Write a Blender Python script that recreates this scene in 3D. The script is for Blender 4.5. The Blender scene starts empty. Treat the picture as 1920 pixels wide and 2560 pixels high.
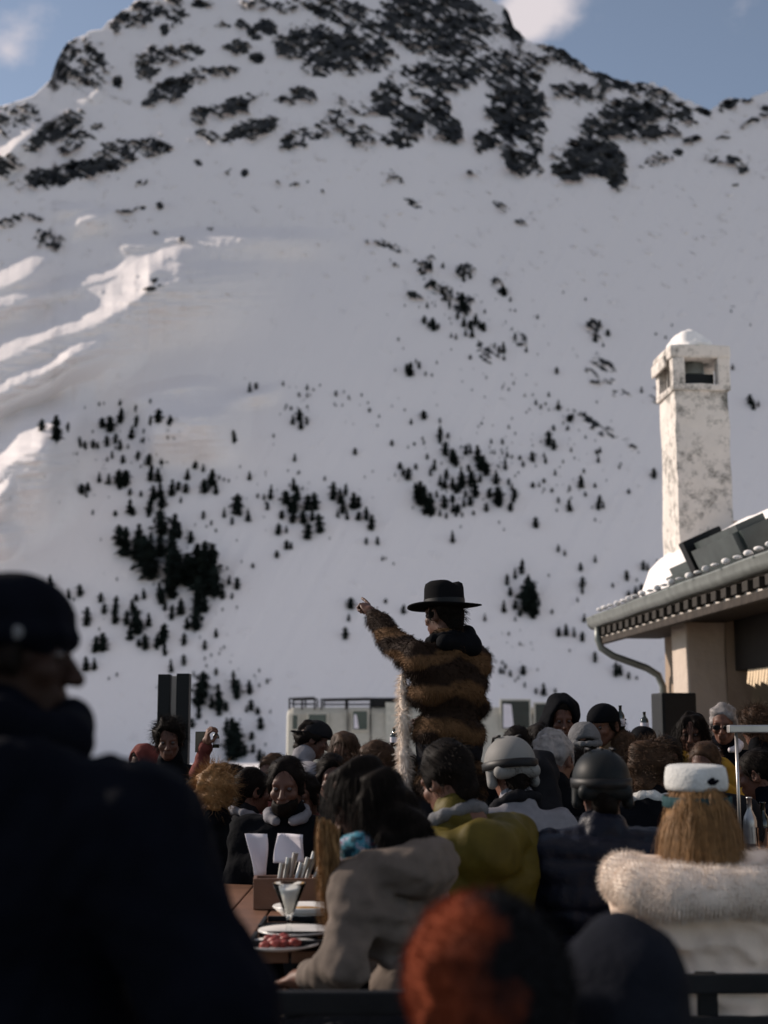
import bpy, bmesh, math, random
import numpy as np
from mathutils import Vector, Matrix, Euler

R = math.radians
random.seed(7)
RNG = np.random.default_rng(11)
sc = bpy.context.scene
COL = sc.collection

# ------------------------------------------------------------------ camera
PITCH, FOC, CAMZ = R(8.95), 3555.0, 1.4          # FOC in pixels of the 1920x2560 frame
cam = bpy.data.cameras.new("camera"); cam_o = bpy.data.objects.new("camera", cam); COL.objects.link(cam_o)
cam_o.location = (0, 0, CAMZ); cam_o.rotation_euler = (R(90) + PITCH, 0, 0)
cam.sensor_fit = 'VERTICAL'; cam.sensor_height = 36; cam.lens = 50.0
cam.clip_start = 0.1; cam.clip_end = 12000
cam.dof.use_dof = True; cam.dof.focus_distance = 7.4; cam.dof.aperture_fstop = 2.4
sc.camera = cam_o

# ------------------------------------------------------------------ light
SUN_EL, SUN_AZ = 25.0, 25.0                       # azimuth: degrees ahead of straight left
sun_dir = Vector((-math.cos(R(SUN_EL)) * math.cos(R(SUN_AZ)), math.cos(R(SUN_EL)) * math.sin(R(SUN_AZ)), math.sin(R(SUN_EL))))
sl = bpy.data.lights.new("sun", 'SUN'); sl.energy = 5.0; sl.angle = R(0.5); sl.color = (1.0, 0.86, 0.74)
so = bpy.data.objects.new("sun", sl); COL.objects.link(so)
so.rotation_euler = sun_dir.to_track_quat('Z', 'Y').to_euler()

w = bpy.data.worlds.new("World"); sc.world = w; w.use_nodes = True
wn, wl = w.node_tree.nodes, w.node_tree.links
wn.clear()
out = wn.new('ShaderNodeOutputWorld'); bg = wn.new('ShaderNodeBackground'); sky = wn.new('ShaderNodeTexSky')
sky.sky_type = 'NISHITA'; sky.sun_disc = False; sky.sun_elevation = R(SUN_EL)
sky.sun_rotation = math.atan2(sun_dir.x, sun_dir.y)
sky.air_density = 1.0; sky.dust_density = 0.6; sky.ozone_density = 1.0; sky.altitude = 1800
bg.inputs['Strength'].default_value = 0.124
tc = wn.new('ShaderNodeTexCoord')
hs = wn.new('ShaderNodeHueSaturation'); hs.inputs['Saturation'].default_value = 0.74
wl.new(sky.outputs[0], hs.inputs['Color'])
nz = wn.new('ShaderNodeTexNoise'); nz.inputs['Scale'].default_value = 5.2; nz.inputs['Detail'].default_value = 8; nz.inputs['Roughness'].default_value = 0.62
mp = wn.new('ShaderNodeMapping'); mp.inputs['Scale'].default_value = (1, 1, 1.5); mp.inputs['Location'].default_value = (0.13, 0.5, 0.31)
wl.new(tc.outputs['Generated'], mp.inputs['Vector']); wl.new(mp.outputs[0], nz.inputs['Vector'])
def world_math(op, a, b=None):
    n = wn.new('ShaderNodeMath'); n.operation = op
    for i, v in enumerate((a, b)):
        if v is None: continue
        if isinstance(v, (int, float)): n.inputs[i].default_value = v
        else: wl.new(v, n.inputs[i])
    return n.outputs[0]
def sray(px, py):
    r, u = (px - 960) / FOC, (1280 - py) / FOC
    return Vector((r, math.cos(PITCH) - u * math.sin(PITCH), math.sin(PITCH) + u * math.cos(PITCH)))
cov = None
for px, py, rad, amp in ((1345, -10, 2.2, .30), (1300, 60, 1.3, .22), (1850, 15, 2.2, .2), (110, 10, 2.6, .17), (15, 125, 1.6, .17), (-700, -300, 9, .25), (2700, -900, 12, .2), (960, -12500, 60, .26)):
    d = sray(px, py).normalized() if py > -10000 else Vector((.12, -.22, .97)).normalized()  # last cloud lies unseen overhead, added to brighten the slope
    vm = wn.new('ShaderNodeVectorMath'); vm.operation = 'DISTANCE'; vm.inputs[1].default_value = d
    wl.new(tc.outputs['Generated'], vm.inputs[0])
    q = world_math('DIVIDE', vm.outputs['Value'], 2 * math.sin(R(rad) / 2))
    q = world_math('MULTIPLY', world_math('MAXIMUM', world_math('SUBTRACT', 1.0, q), 0.0), amp)
    cov = q if cov is None else world_math('ADD', cov, q)
cl = world_math('ADD', nz.outputs[0], cov)
rmp = wn.new('ShaderNodeMapRange'); rmp.inputs[1].default_value = 0.60; rmp.inputs[2].default_value = 0.86; rmp.interpolation_type = 'SMOOTHSTEP'
wl.new(cl, rmp.inputs[0])
cmix = wn.new('ShaderNodeMix'); cmix.data_type = 'RGBA'; cmix.inputs[7].default_value = (6.0, 5.5, 5.7, 1)
wl.new(rmp.outputs[0], cmix.inputs[0]); wl.new(hs.outputs[0], cmix.inputs[6]); vz = wn.new('ShaderNodeVectorMath'); vz.operation = 'DISTANCE'; vz.inputs[1].default_value = Vector((.1, -.12, .98)).normalized()      # bright unseen cloud added overhead to fill the shaded slope
wl.new(tc.outputs['Generated'], vz.inputs[0])
zr = wn.new('ShaderNodeMapRange'); zr.interpolation_type = 'SMOOTHSTEP'; zr.inputs[1].default_value = .80; zr.inputs[2].default_value = .25; wl.new(vz.outputs['Value'], zr.inputs[0])
zm = world_math('MULTIPLY', zr.outputs[0], world_math('MULTIPLY_ADD', nz.outputs[0], .9))
zx = wn.new('ShaderNodeMix'); zx.data_type = 'RGBA'; zx.inputs[7].default_value = (4.5, 4.1, 4.1, 1)
wl.new(zm, zx.inputs[0]); wl.new(cmix.outputs[2], zx.inputs[6]); wl.new(zx.outputs[2], bg.inputs['Color'])
wl.new(bg.outputs[0], out.inputs[0])

sc.view_settings.view_transform = 'Standard'; sc.view_settings.look = 'None'
sc.view_settings.exposure = 0.0; sc.view_settings.gamma = 1.0
sc.cycles.max_bounces = 6; sc.cycles.diffuse_bounces = 3; sc.cycles.glossy_bounces = 2; sc.cycles.transparent_max_bounces = 6
sc.cycles.use_denoising = True

# ------------------------------------------------------------------ helpers
def at(px, py, Y):
    d = sray(px, py); t = Y / d.y
    return Vector((d.x * t, Y, CAMZ + d.z * t))

def tag(o, label=None, cat=None, group=None, kind=None):
    if label: o['label'] = label
    if cat: o['category'] = cat
    if group: o['group'] = group
    if kind: o['kind'] = kind
    return o

def mesh_np(name, V, F, smooth=True):
    """V (n,3); F list of int arrays with 3 or 4 columns"""
    me = bpy.data.meshes.new(name)
    F = [np.asarray(f, dtype=np.int32) for f in F if len(f)]
    nl = sum(f.size for f in F); nf = sum(len(f) for f in F)
    me.vertices.add(len(V)); me.vertices.foreach_set('co', np.asarray(V, dtype=np.float32).ravel())
    me.loops.add(nl); me.loops.foreach_set('vertex_index', np.concatenate([f.ravel() for f in F]))
    tot = np.concatenate([np.full(len(f), f.shape[1], dtype=np.int32) for f in F])
    st = np.concatenate([[0], np.cumsum(tot)[:-1]]).astype(np.int32)
    me.polygons.add(nf); me.polygons.foreach_set('loop_start', st); me.polygons.foreach_set('loop_total', tot)
    me.polygons.foreach_set('use_smooth', np.full(nf, smooth, dtype=bool))
    me.update(calc_edges=True); me.validate()
    return me

def link(name, me, mat=None, parent=None):
    o = bpy.data.objects.new(name, me); COL.objects.link(o)
    if mat is not None:
        for m in (mat if isinstance(mat, (list, tuple)) else [mat]): me.materials.append(m)
    if parent is not None: o.parent = parent
    return o

def empty(name, loc=(0, 0, 0), rz=0.0):
    o = bpy.data.objects.new(name, None); COL.objects.link(o); o.location = loc; o.rotation_euler = (0, 0, rz)
    o.empty_display_size = 0.1
    return o

class MB:
    """collects simple shapes into one mesh"""
    def __init__(self): self.V = []; self.Q = []; self.T = []; self.n = 0
    def add(self, V, Q=(), T=()):
        V = np.asarray(V, float)
        self.V.append(V)
        if len(Q): self.Q.append(np.asarray(Q, int) + self.n)
        if len(T): self.T.append(np.asarray(T, int) + self.n)
        self.n += len(V); return self
    def box(self, lo, hi, bev=0.0, M=None):
        bm = bmesh.new(); bmesh.ops.create_cube(bm, size=1.0)
        lo, hi = Vector(lo), Vector(hi)
        for v in bm.verts: v.co = Vector((lo[i] + (v.co[i] + .5) * (hi[i] - lo[i]) for i in range(3)))
        if bev: bmesh.ops.bevel(bm, geom=bm.edges[:], offset=bev, segments=2, affect='EDGES', profile=0.6)
        if M is not None: bm.transform(M)
        return self.bm(bm)
    def bm(self, bm):
        bm.verts.ensure_lookup_table(); bm.verts.index_update()
        for f in [f for f in bm.faces if len(f.verts) > 4]:
            bmesh.ops.triangulate(bm, faces=[f])
        bm.verts.index_update()
        V = [v.co[:] for v in bm.verts]
        Q = [[v.index for v in f.verts] for f in bm.faces if len(f.verts) == 4]
        T = [[v.index for v in f.verts] for f in bm.faces if len(f.verts) == 3]
        bm.free(); return self.add(V, Q, T)
    def tube(self, pts, rad, seg=10, caps=True):
        pts = [Vector(p) for p in pts]; n = len(pts)
        rad = [rad] * n if isinstance(rad, (int, float)) else rad
        V = []; up = None
        for i, p in enumerate(pts):
            d = (pts[min(i + 1, n - 1)] - pts[max(i - 1, 0)]).normalized()
            if up is None: up = d.orthogonal().normalized()
            a = (up - d * up.dot(d)).normalized(); b = d.cross(a); up = a
            for k in range(seg):
                t = 2 * math.pi * k / seg
                V.append(p + (a * math.cos(t) + b * math.sin(t)) * rad[i])
        Q = [[i * seg + k, i * seg + (k + 1) % seg, (i + 1) * seg + (k + 1) % seg, (i + 1) * seg + k] for i in range(n - 1) for k in range(seg)]
        T = []
        if caps:
            V += [pts[0], pts[-1]]; c0, c1 = n * seg, n * seg + 1
            T = [[c0, (k + 1) % seg, k] for k in range(seg)] + [[c1, (n - 1) * seg + k, (n - 1) * seg + (k + 1) % seg] for k in range(seg)]
        return self.add(V, Q, T)
    def lathe(self, prof, c=(0, 0, 0), seg=20):
        V = [(c[0] + r * math.cos(2 * math.pi * k / seg), c[1] + r * math.sin(2 * math.pi * k / seg), c[2] + z) for r, z in prof for k in range(seg)]
        Q = [[i * seg + k, i * seg + (k + 1) % seg, (i + 1) * seg + (k + 1) % seg, (i + 1) * seg + k] for i in range(len(prof) - 1) for k in range(seg)]
        return self.add(V, Q)
    def mesh(self, name, smooth=False):
        F = []
        if self.Q: F.append(np.concatenate(self.Q))
        if self.T: F.append(np.concatenate(self.T))
        return mesh_np(name, np.concatenate(self.V), F, smooth)
    def build(self, name, mat, parent=None, smooth=False):
        return link(name, self.mesh(name, smooth), mat, parent)

# ------------------------------------------------------------------ materials
def mat(name, base, rough=0.8, var=0.15, scale=8.0, bump=0.0, bscale=20.0, spec=0.2, metal=0.0, sheen=0.0, dist=0.01, detail=4):
    m = bpy.data.materials.new(name); m.use_nodes = True
    n, l = m.node_tree.nodes, m.node_tree.links; p = n['Principled BSDF']
    p.inputs['Roughness'].default_value = rough; p.inputs['Specular IOR Level'].default_value = spec; p.inputs['Metallic'].default_value = metal
    if sheen: p.inputs['Sheen Weight'].default_value = sheen
    t = n.new('ShaderNodeTexCoord'); nz = n.new('ShaderNodeTexNoise'); nz.inputs['Scale'].default_value = scale; nz.inputs['Detail'].default_value = detail
    l.new(t.outputs['Object'], nz.inputs['Vector'])
    r = n.new('ShaderNodeValToRGB'); b = np.array(base)
    r.color_ramp.elements[0].position = 0.3; r.color_ramp.elements[1].position = 0.7
    r.color_ramp.elements[0].color = (*(b * (1 - var)), 1); r.color_ramp.elements[1].color = (*np.minimum(b * (1 + var), 1), 1)
    l.new(nz.outputs[0], r.inputs[0]); l.new(r.outputs[0], p.inputs['Base Color'])
    if bump:
        n2 = n.new('ShaderNodeTexNoise'); n2.inputs['Scale'].default_value = bscale; n2.inputs['Detail'].default_value = 5
        l.new(t.outputs['Object'], n2.inputs['Vector'])
        bp = n.new('ShaderNodeBump'); bp.inputs['Strength'].default_value = bump; bp.inputs['Distance'].default_value = dist
        l.new(n2.outputs[0], bp.inputs['Height']); l.new(bp.outputs[0], p.inputs['Normal'])
    return m

def cloth(name, base, **k):
    a = dict(rough=0.85, var=0.18, scale=14, bump=0.5, bscale=26, spec=0.12, dist=0.012); a.update(k)
    return mat(name, base, **a)

M_black = cloth('black cloth', (.0045, .005, .0065), spec=.04)
M_navy = cloth('navy cloth', (.0026, .0034, .0065), spec=.04)
M_navyk = cloth('navy knit', (.010, .0112, .016), spec=.04, bscale=90)
M_navyp = cloth('navy puffer nylon', (.0035, .005, .013), rough=.5, spec=.2)
M_char = cloth('charcoal cloth', (.012, .012, .014), spec=.05)
M_taupe = cloth('taupe canvas', (.12, .096, .08), bscale=16)
M_yellow = cloth('mustard nylon', (.075, .057, .009), rough=.6, bscale=12)
M_ochre = cloth('ochre wool', (.32, .19, .03))
M_white = cloth('cream nylon', (.80, .64, .52), bscale=10, var=.05, dist=.02)
M_pale = cloth('pale grey cloth', (.19, .185, .2))
M_grey = cloth('grey knit', (.12, .12, .125), bscale=60)
M_cream = cloth('pale grey hood', (.34, .33, .33))
M_orange = cloth('orange nylon', (.52, .135, .04), rough=.5, bscale=9, dist=.03)
M_red = cloth('dull red cloth', (.13, .035, .03))
M_tanfur = cloth('tan fur', (.26, .17, .1), bscale=70)
M_beanie_w = cloth('white knit', (.52, .52, .50), bscale=90)
M_trouser = cloth('dark trousers', (.012, .012, .015))
M_boot = mat('boot leather', (.012, .010, .009), rough=.5)
M_helm = mat('dark helmet shell', (.010, .012, .013), rough=.5, spec=.12, var=.1)
M_helmw = mat('white helmet shell', (.19, .185, .175), rough=.6, spec=.12, var=.05)
M_rub = mat('black rubber', (.008, .008, .009), rough=.5)
M_scarf = mat('patterned scarf', (.05, .14, .2), var=.9, scale=26, bump=.4, bscale=30)
M_skin = mat('skin', (.13, .058, .037), rough=.55, var=.1, scale=30, bump=.1, bscale=120, spec=.3, dist=.003)
M_skin2 = mat('tanned skin', (.085, .037, .024), rough=.55, var=.1, scale=30, bump=.1, bscale=120, spec=.3, dist=.003)
M_skin3 = mat('skin darkened for shade', (.026, .013, .009), rough=.6, var=.1, scale=30, bump=.1, bscale=120, spec=.15, dist=.003)  # skin base lowered to put deep shade into the near face
M_eye = mat('eye', (.03, .02, .018), rough=.15, spec=.5)
M_hdark = mat('dark brown hair', (.007, .005, .004), rough=.6, var=.4, scale=40, spec=.05)
M_hbrown = mat('brown hair', (.045, .024, .013), rough=.6, var=.4, scale=40, spec=.12)
M_hblond = mat('blond hair', (.24, .13, .052), rough=.55, var=.35, scale=40, spec=.15)
M_hgrey = mat('grey hair', (.22, .20, .19), rough=.5, var=.3, scale=40, spec=.3)
M_felt = mat('black felt', (.007, .007, .008), rough=.95, var=.1, spec=.05)
M_furw = mat('cream fur', (.74, .64, .55), rough=.9, var=.1, scale=20, spec=.05)
M_wood = mat('bench wood', (.085, .045, .028), rough=.7, var=.35, scale=6, bump=.3, bscale=40)
M_bench = mat('dark bench paint', (.012, .012, .013), rough=.6, var=.3, scale=6, bump=.2, bscale=40)
M_tabw = mat('table wood', (.17, .085, .05), rough=.45, var=.3, scale=5, bump=.2, bscale=40, spec=.4)
M_metal = mat('galvanised sheet', (.20, .215, .20), rough=.45, var=.2, scale=6, metal=.35, spec=.5)
M_dmetal = mat('dark green sheet', (.045, .058, .055), rough=.42, var=.3, scale=4, spec=.5, bump=.15, bscale=6)
M_blackm = mat('black lacquer', (.008, .009, .010), rough=.5, var=.1)
M_steel = mat('pale steel', (.42, .40, .38), rough=.35, metal=.7)
M_china = mat('white china', (.75, .72, .68), rough=.2, var=.04, spec=.5)
M_paper = mat('white paper', (.62, .59, .63), rough=.8, var=.05)
M_food = mat('food', (.35, .2, .07), rough=.6, var=.7, scale=60)
M_redfood = mat('red food', (.28, .06, .05), rough=.4, var=.6, scale=60)
M_snowr = mat('roof snow', (.84, .81, .78), rough=.7, var=.03, bump=.3, bscale=5, dist=.05)
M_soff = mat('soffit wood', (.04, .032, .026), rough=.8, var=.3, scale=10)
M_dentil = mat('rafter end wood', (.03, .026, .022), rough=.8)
M_board = mat('pale eave board', (.5, .46, .41), rough=.7, var=.1)
M_tile = mat('dark roof tiles', (.05, .05, .048), rough=.7, var=.3)
M_van = mat('van paint', (.42, .40, .34), rough=.4, var=.06, spec=.4)
M_vglass = mat('van window glass', (.015, .03, .032), rough=.1, spec=.6, var=.1)
M_deck = mat('terrace boards', (.05, .042, .036), rough=.8, var=.3, scale=3, bump=.3)
M_glass = mat('bottle glass', (.015, .02, .012), rough=.08, spec=.7)
M_frame = mat('window frame wood', (.18, .07, .035), rough=.6, var=.3, bump=.2)
M_lace = mat('lace curtain', (.7, .55, .38), rough=.8, var=.1)
M_wall_int = mat('dark panelling', (.025, .02, .017), rough=.8)
def scarf_mat():
    n, l = M_scarf.node_tree.nodes, M_scarf.node_tree.links
    r = [x for x in n if x.bl_idname == 'ShaderNodeValToRGB'][0].color_ramp; r.interpolation = 'CONSTANT'
    r.elements[0].position = .0; r.elements[0].color = (.012, .05, .075, 1); r.elements[1].position = .44; r.elements[1].color = (.05, .2, .27, 1)
    for q, c in ((.52, (.36, .34, .42, 1)), (.57, (.05, .16, .24, 1)), (.62, (.28, .06, .12, 1))): e = r.elements.new(q); e.color = c
scarf_mat()
def clear_glass():
    m = bpy.data.materials.new('clear glass'); m.use_nodes = True
    p = m.node_tree.nodes['Principled BSDF']; p.inputs['Transmission Weight'].default_value = 1; p.inputs['Roughness'].default_value = .03
    p.inputs['Base Color'].default_value = (.9, .92, .9, 1); p.inputs['IOR'].default_value = 1.08
    return m
M_clear = clear_glass()

def plaster(name, base, stain, amount, tcol=(.10, .10, .09)):
    m = mat(name, base, rough=.9, var=.06, scale=3, bump=.5, bscale=9, dist=.03, spec=.1)
    n, l = m.node_tree.nodes, m.node_tree.links; p = n['Principled BSDF']
    src = p.inputs['Base Color'].links[0].from_socket
    t = n.new('ShaderNodeTexCoord')
    a = n.new('ShaderNodeTexNoise'); a.inputs['Scale'].default_value = stain; a.inputs['Detail'].default_value = 10; a.inputs['Roughness'].default_value = .75
    b = n.new('ShaderNodeTexNoise'); b.inputs['Scale'].default_value = 1.1; b.inputs['Detail'].default_value = 2
    l.new(t.outputs['Object'], a.inputs['Vector']); l.new(t.outputs['Object'], b.inputs['Vector'])
    ad = n.new('ShaderNodeMath'); ad.operation = 'MULTIPLY_ADD'; ad.inputs[1].default_value = .55
    l.new(b.outputs[0], ad.inputs[0]); l.new(a.outputs[0], ad.inputs[2])
    mr = n.new('ShaderNodeMapRange'); mr.inputs[1].default_value = amount; mr.inputs[2].default_value = amount + .22
    l.new(ad.outputs[0], mr.inputs[0])
    mx = n.new('ShaderNodeMix'); mx.data_type = 'RGBA'; mx.inputs[7].default_value = (*tcol, 1)
    l.new(mr.outputs[0], mx.inputs[0]); l.new(src, mx.inputs[6]); l.new(mx.outputs[2], p.inputs['Base Color'])
    return m
M_chim = plaster('whitewashed chimney', (.66, .61, .56), 7.0, .785)
M_pil = plaster('clean whitewash', (.52, .44, .37), 5.0, 1.02, (.4, .35, .3))
M_wall = plaster('beige plaster', (.33, .255, .195), 4.0, 1.0, (.3, .25, .2))

def banded_fur():
    m = bpy.data.materials.new('banded brown fur'); m.use_nodes = True
    n, l = m.node_tree.nodes, m.node_tree.links; p = n['Principled BSDF']
    p.inputs['Roughness'].default_value = .8; p.inputs['Specular IOR Level'].default_value = .1
    t = n.new('ShaderNodeTexCoord'); wv = n.new('ShaderNodeTexWave'); wv.wave_type = 'BANDS'; wv.bands_direction = 'Z'
    wv.inputs['Scale'].default_value = 1.9; wv.inputs['Distortion'].default_value = 5.5; wv.inputs['Detail'].default_value = 3; wv.inputs['Detail Scale'].default_value = 1.6
    l.new(t.outputs['Object'], wv.inputs['Vector'])
    r = n.new('ShaderNodeValToRGB'); r.color_ramp.elements[0].color = (.020, .0115, .0075, 1); r.color_ramp.elements[1].color = (.10, .054, .025, 1)
    r.color_ramp.elements[0].position = .35; r.color_ramp.elements[1].position = .8
    l.new(wv.outputs['Color'], r.inputs[0]); l.new(r.outputs[0], p.inputs['Base Color'])
    return m
M_bfur = banded_fur()

# ------------------------------------------------------------------ noise
def lattice(seed, n=256): return np.random.default_rng(seed).random((n, n))
def vnoise(x, y, seed):
    L = lattice(seed); n = L.shape[0]
    xi, yi = np.floor(x).astype(int), np.floor(y).astype(int); fx, fy = x - xi, y - yi
    fx = fx * fx * (3 - 2 * fx); fy = fy * fy * (3 - 2 * fy)
    a = L[xi % n, yi % n]; b = L[(xi + 1) % n, yi % n]; c = L[xi % n, (yi + 1) % n]; d = L[(xi + 1) % n, (yi + 1) % n]
    return a + (b - a) * fx + (c - a) * fy + (a - b - c + d) * fx * fy
def fbm(x, y, seed, oct=4, gain=.5):
    s, a, tot = 0, 1, 0
    for o in range(oct):
        s = s + a * vnoise(x * 2 ** o + 17 * o, y * 2 ** o + 31 * o, seed + o); tot += a; a *= gain
    return s / tot
def sstep(a, b, x):
    t = np.clip((x - a) / (b - a), 0, 1); return t * t * (3 - 2 * t)

# ------------------------------------------------------------------ mountain
SKY = [(-3000, 1750), (-1600, 1500), (-800, 900), (-300, 480), (-80, 290), (0, 266), (60, 248), (87, 237), (112, 214), (127, 196), (138, 160), (150, 132), (168, 108), (185, 98), (215, 88), (250, 72), (278, 50), (310, 26), (347, 0),
       (420, -50), (560, -110), (760, -190), (950, -200), (1100, -110), (1180, -45), (1227, 0), (1255, 12), (1273, 35), (1285, 70), (1296, 81), (1331, 108), (1372, 108), (1412, 125), (1440, 150), (1470, 170), (1520, 188), (1585, 205),
       (1650, 212), (1690, 236), (1740, 262), (1778, 270), (1805, 252), (1835, 246), (1870, 247), (1920, 228), (2100, 150), (2500, 90), (3200, 160), (4600, 500)]
YB = 1920.0
# rock outcrops: cx, cy, rx, ry, angle (degrees, clockwise on the picture), density
ROCKS = [(156,156,32,75,12,.85),(215,165,60,62,0,.52),(35,300,70,42,-10,.5),(140,325,85,26,-32,.8),(12,415,48,28,-20,.75),(200,345,62,20,-32,.5),(185,428,145,27,-13,.88),(325,375,95,30,-5,.66),(405,370,28,18,0,.7),
 (425,225,78,27,-18,.85),(500,180,52,18,-5,.6),(567,176,36,14,0,.66),(370,165,38,32,0,.75),(475,127,38,18,0,.8),(400,135,44,32,0,.5),(295,205,18,18,-40,.9),(596,120,32,22,0,.8),(642,142,18,15,0,.9),(660,72,38,20,-10,.85),
 (607,63,26,12,0,.75),(555,65,22,10,0,.5),(430,25,32,42,0,.6),(370,30,62,26,-20,.62),(325,40,52,30,-30,.6),(410,75,12,16,0,.9),(503,5,26,12,0,.85),(640,12,42,20,0,.5),(717,15,32,20,0,.55),
 (840,120,150,50,10,.82),(723,116,32,30,0,.9),(787,168,38,20,10,.7),(840,25,95,36,15,.75),(925,70,60,60,20,.66),(578,266,52,22,-10,.8),(503,290,22,22,0,.75),(625,325,75,25,-15,.88),(532,342,18,15,0,.85),(500,332,16,9,0,.75),
 (758,237,32,18,20,.8),(718,255,36,12,10,.66),(637,235,42,10,-15,.5),(770,338,80,22,-20,.6),(903,340,44,26,20,.6),(857,290,36,52,20,.5),(903,272,52,20,10,.58),(950,250,28,42,10,.8),
 (1100,35,150,62,20,.8),(995,52,55,52,20,.85),(1087,87,140,62,25,.66),(1284,62,24,48,-20,.85),(1150,150,95,60,20,.78),(1087,190,92,36,10,.82),(977,243,32,52,-10,.85),(1024,222,42,20,10,.6),(1093,283,36,62,-10,.85),(1128,325,25,32,-20,.95),
 (1024,300,48,36,30,.78),(995,347,52,26,10,.6),(1284,173,74,52,10,.7),(1290,278,78,95,-10,.86),(1214,347,36,26,20,.75),(1300,400,62,24,32,.85),(1336,360,28,40,-10,.75),(1423,140,64,26,18,.8),(1354,133,42,26,10,.58),(1457,231,62,26,10,.62),
 (1400,225,30,18,0,.55),(1533,202,74,26,18,.8),(1608,231,62,26,15,.62),(1539,300,95,46,-15,.86),(1631,300,90,52,-10,.62),(1700,300,44,42,10,.56),(1759,278,22,10,15,.85),(1480,393,88,50,10,.92),(1539,440,32,46,-10,.92),(1417,428,42,26,0,.85),
 (1822,258,27,12,-25,.85),(1868,252,14,9,0,.8),(1915,278,16,14,0,.7),(1874,312,28,10,-25,.62),(1808,346,18,6,-10,.95),(1730,350,22,8,-15,.8),(1643,400,44,20,-15,.42),(1695,380,14,9,0,.7),(1816,405,54,16,10,.42),(1857,428,16,10,0,.6),(1836,461,10,4,0,.9),(1877,388,12,4,0,.7),
 (75,547,44,13,12,.75),(115,600,40,24,20,.5),(20,555,24,14,0,.55),(384,716,26,7,-12,.85),(387,700,9,6,0,.9),(498,408,9,9,0,.9),(613,430,10,11,0,.95),(572,432,10,7,0,.7),(402,514,9,9,0,.9),(353,454,16,9,-20,.7),(283,445,16,9,0,.6),
 (452,596,8,6,0,.9),(1172,430,8,6,0,.9),(1030,505,24,8,25,.4),(1075,450,22,8,25,.4),(1250,515,22,8,30,.4),(1300,560,20,9,30,.35),(700,455,14,6,0,.5),(735,462,14,6,0,.5),(775,455,10,5,0,.5),(810,475,8,5,0,.6),(960,610,50,14,10,.35),
 (325,527,36,5,-12,.6),(360,522,8,5,0,.7),(395,578,12,5,0,.6),(525,573,9,5,0,.6),(970,430,20,10,20,.42),(990,660,8,5,0,.7),(985,450,24,10,20,.4),(1055,665,22,20,35,.5),(1075,660,18,30,35,.5),(1158,675,22,28,30,.55),(1100,725,38,26,40,.5),
 (1157,760,22,34,30,.6),(1036,738,20,9,0,.7),(1250,715,30,16,40,.5),(1495,815,30,24,35,.5),(1500,930,40,40,35,.38),(1480,1060,70,12,35,.45),(1560,1100,60,9,35,.35),(1220,880,30,26,30,.5),(1300,850,20,16,30,.45),(1550,985,30,14,0,.4),(1640,990,30,24,0,.35),(1830,770,10,6,0,.5)]
# snow shoulders that catch the sun: crest polyline, flank above, relative height
CRESTS = [([(-90,752),(0,718),(70,690),(160,646)],44,1.5),([(-90,800),(0,776),(52,760),(174,720),(278,693),(370,662),(463,640),(600,612)],28,1.9),([(260,625),(324,616),(463,598),(580,596),(694,597),(900,598)],24,2.3),
 ([(-90,938),(0,903),(110,853),(190,828),(260,800),(305,775),(345,748),(372,722),(440,708),(520,696),(760,662)],74,1.5),([(-90,1010),(0,983),(98,943),(174,893),(231,876),(320,836)],30,1.8),
 ([(-90,1235),(0,1178),(60,1143),(120,1112),(180,1072),(245,1012)],100,1.6),([(290,1012),(350,992),(420,974),(500,966),(600,978)],24,2.2),([(330,1046),(420,1046),(520,1045),(640,1036)],54,2.3),([(540,1010),(640,984),(720,966)],15,2.2),
 ([(-90,1345),(0,1337),(70,1332)],26,2.0),([(100,526),(160,524),(260,528)],15,2.2),([(140,574),(200,557),(310,530)],20,2.0),([(-90,440),(0,395),(60,350),(130,305)],28,1.7),([(185,262),(240,236),(272,220)],13,1.0),([(-60,560),(0,545),(40,528)],14,1.0),([(-60,1262),(0,1240),(50,1200)],26,1.8)]

cols = np.concatenate([np.arange(-3000, -120, 60), np.arange(-120, 2040, 4.0), np.arange(2040, 4600, 60)])
NR = 560
vv = np.linspace(0, 1, NR)
sk = np.interp(cols, [p[0] for p in SKY], [p[1] for p in SKY])
rough_sky = sstep(100, 140, cols) * (1 - sstep(1800, 1900, cols))
sk = sk + (fbm(cols / 16, cols * 0 + 3.3, 90, 3) - .5) * 20 * (0.25 + .75 * rough_sky)
PX = np.repeat(cols[None, :], NR, 0); PY = YB + (sk[None, :] - YB) * vv[:, None]
def rock_density(px, py):
    d = np.zeros_like(px)
    wx = (fbm(px / 40, py / 40, 51, 3) - .5) * 30; wy = (fbm(px / 40, py / 40, 61, 3) - .5) * 24
    for cx, cy, rx, ry, ang, den in ROCKS:
        c, s_ = math.cos(R(ang)), math.sin(R(ang))
        k = min(1.0, rx / 30)
        dx, dy = px + wx * k - cx, py + wy * k - cy
        q = np.sqrt(((dx * c + dy * s_) / (rx * 1.12)) ** 2 + ((-dx * s_ + dy * c) / (ry * 1.12)) ** 2)
        d = np.maximum(d, den * (1 - sstep(.62, 1.12, q)))
    return d
dens = rock_density(PX, PY)
outside = ((PX < -60) | (PX > 1980)) & (PY < 600)
dens = np.where(outside, .45 * sstep(.42, .6, fbm(PX / 120, PY / 90, 33, 3)), dens)
n1 = .5 * fbm(PX / 15 + PY / 50, PY / 9, 41, 3, .8) + .6 * fbm((PX * .85 + PY * .52) / 40, (PY * .85 - PX * .52) / 6.5, 141, 3, .72)
n1 = np.interp(n1, np.quantile(n1, np.linspace(0, 1, 60)), np.linspace(0, 1, 60))
rock = sstep(-.14, .14, dens * 1.12 - n1 - .02)
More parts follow.
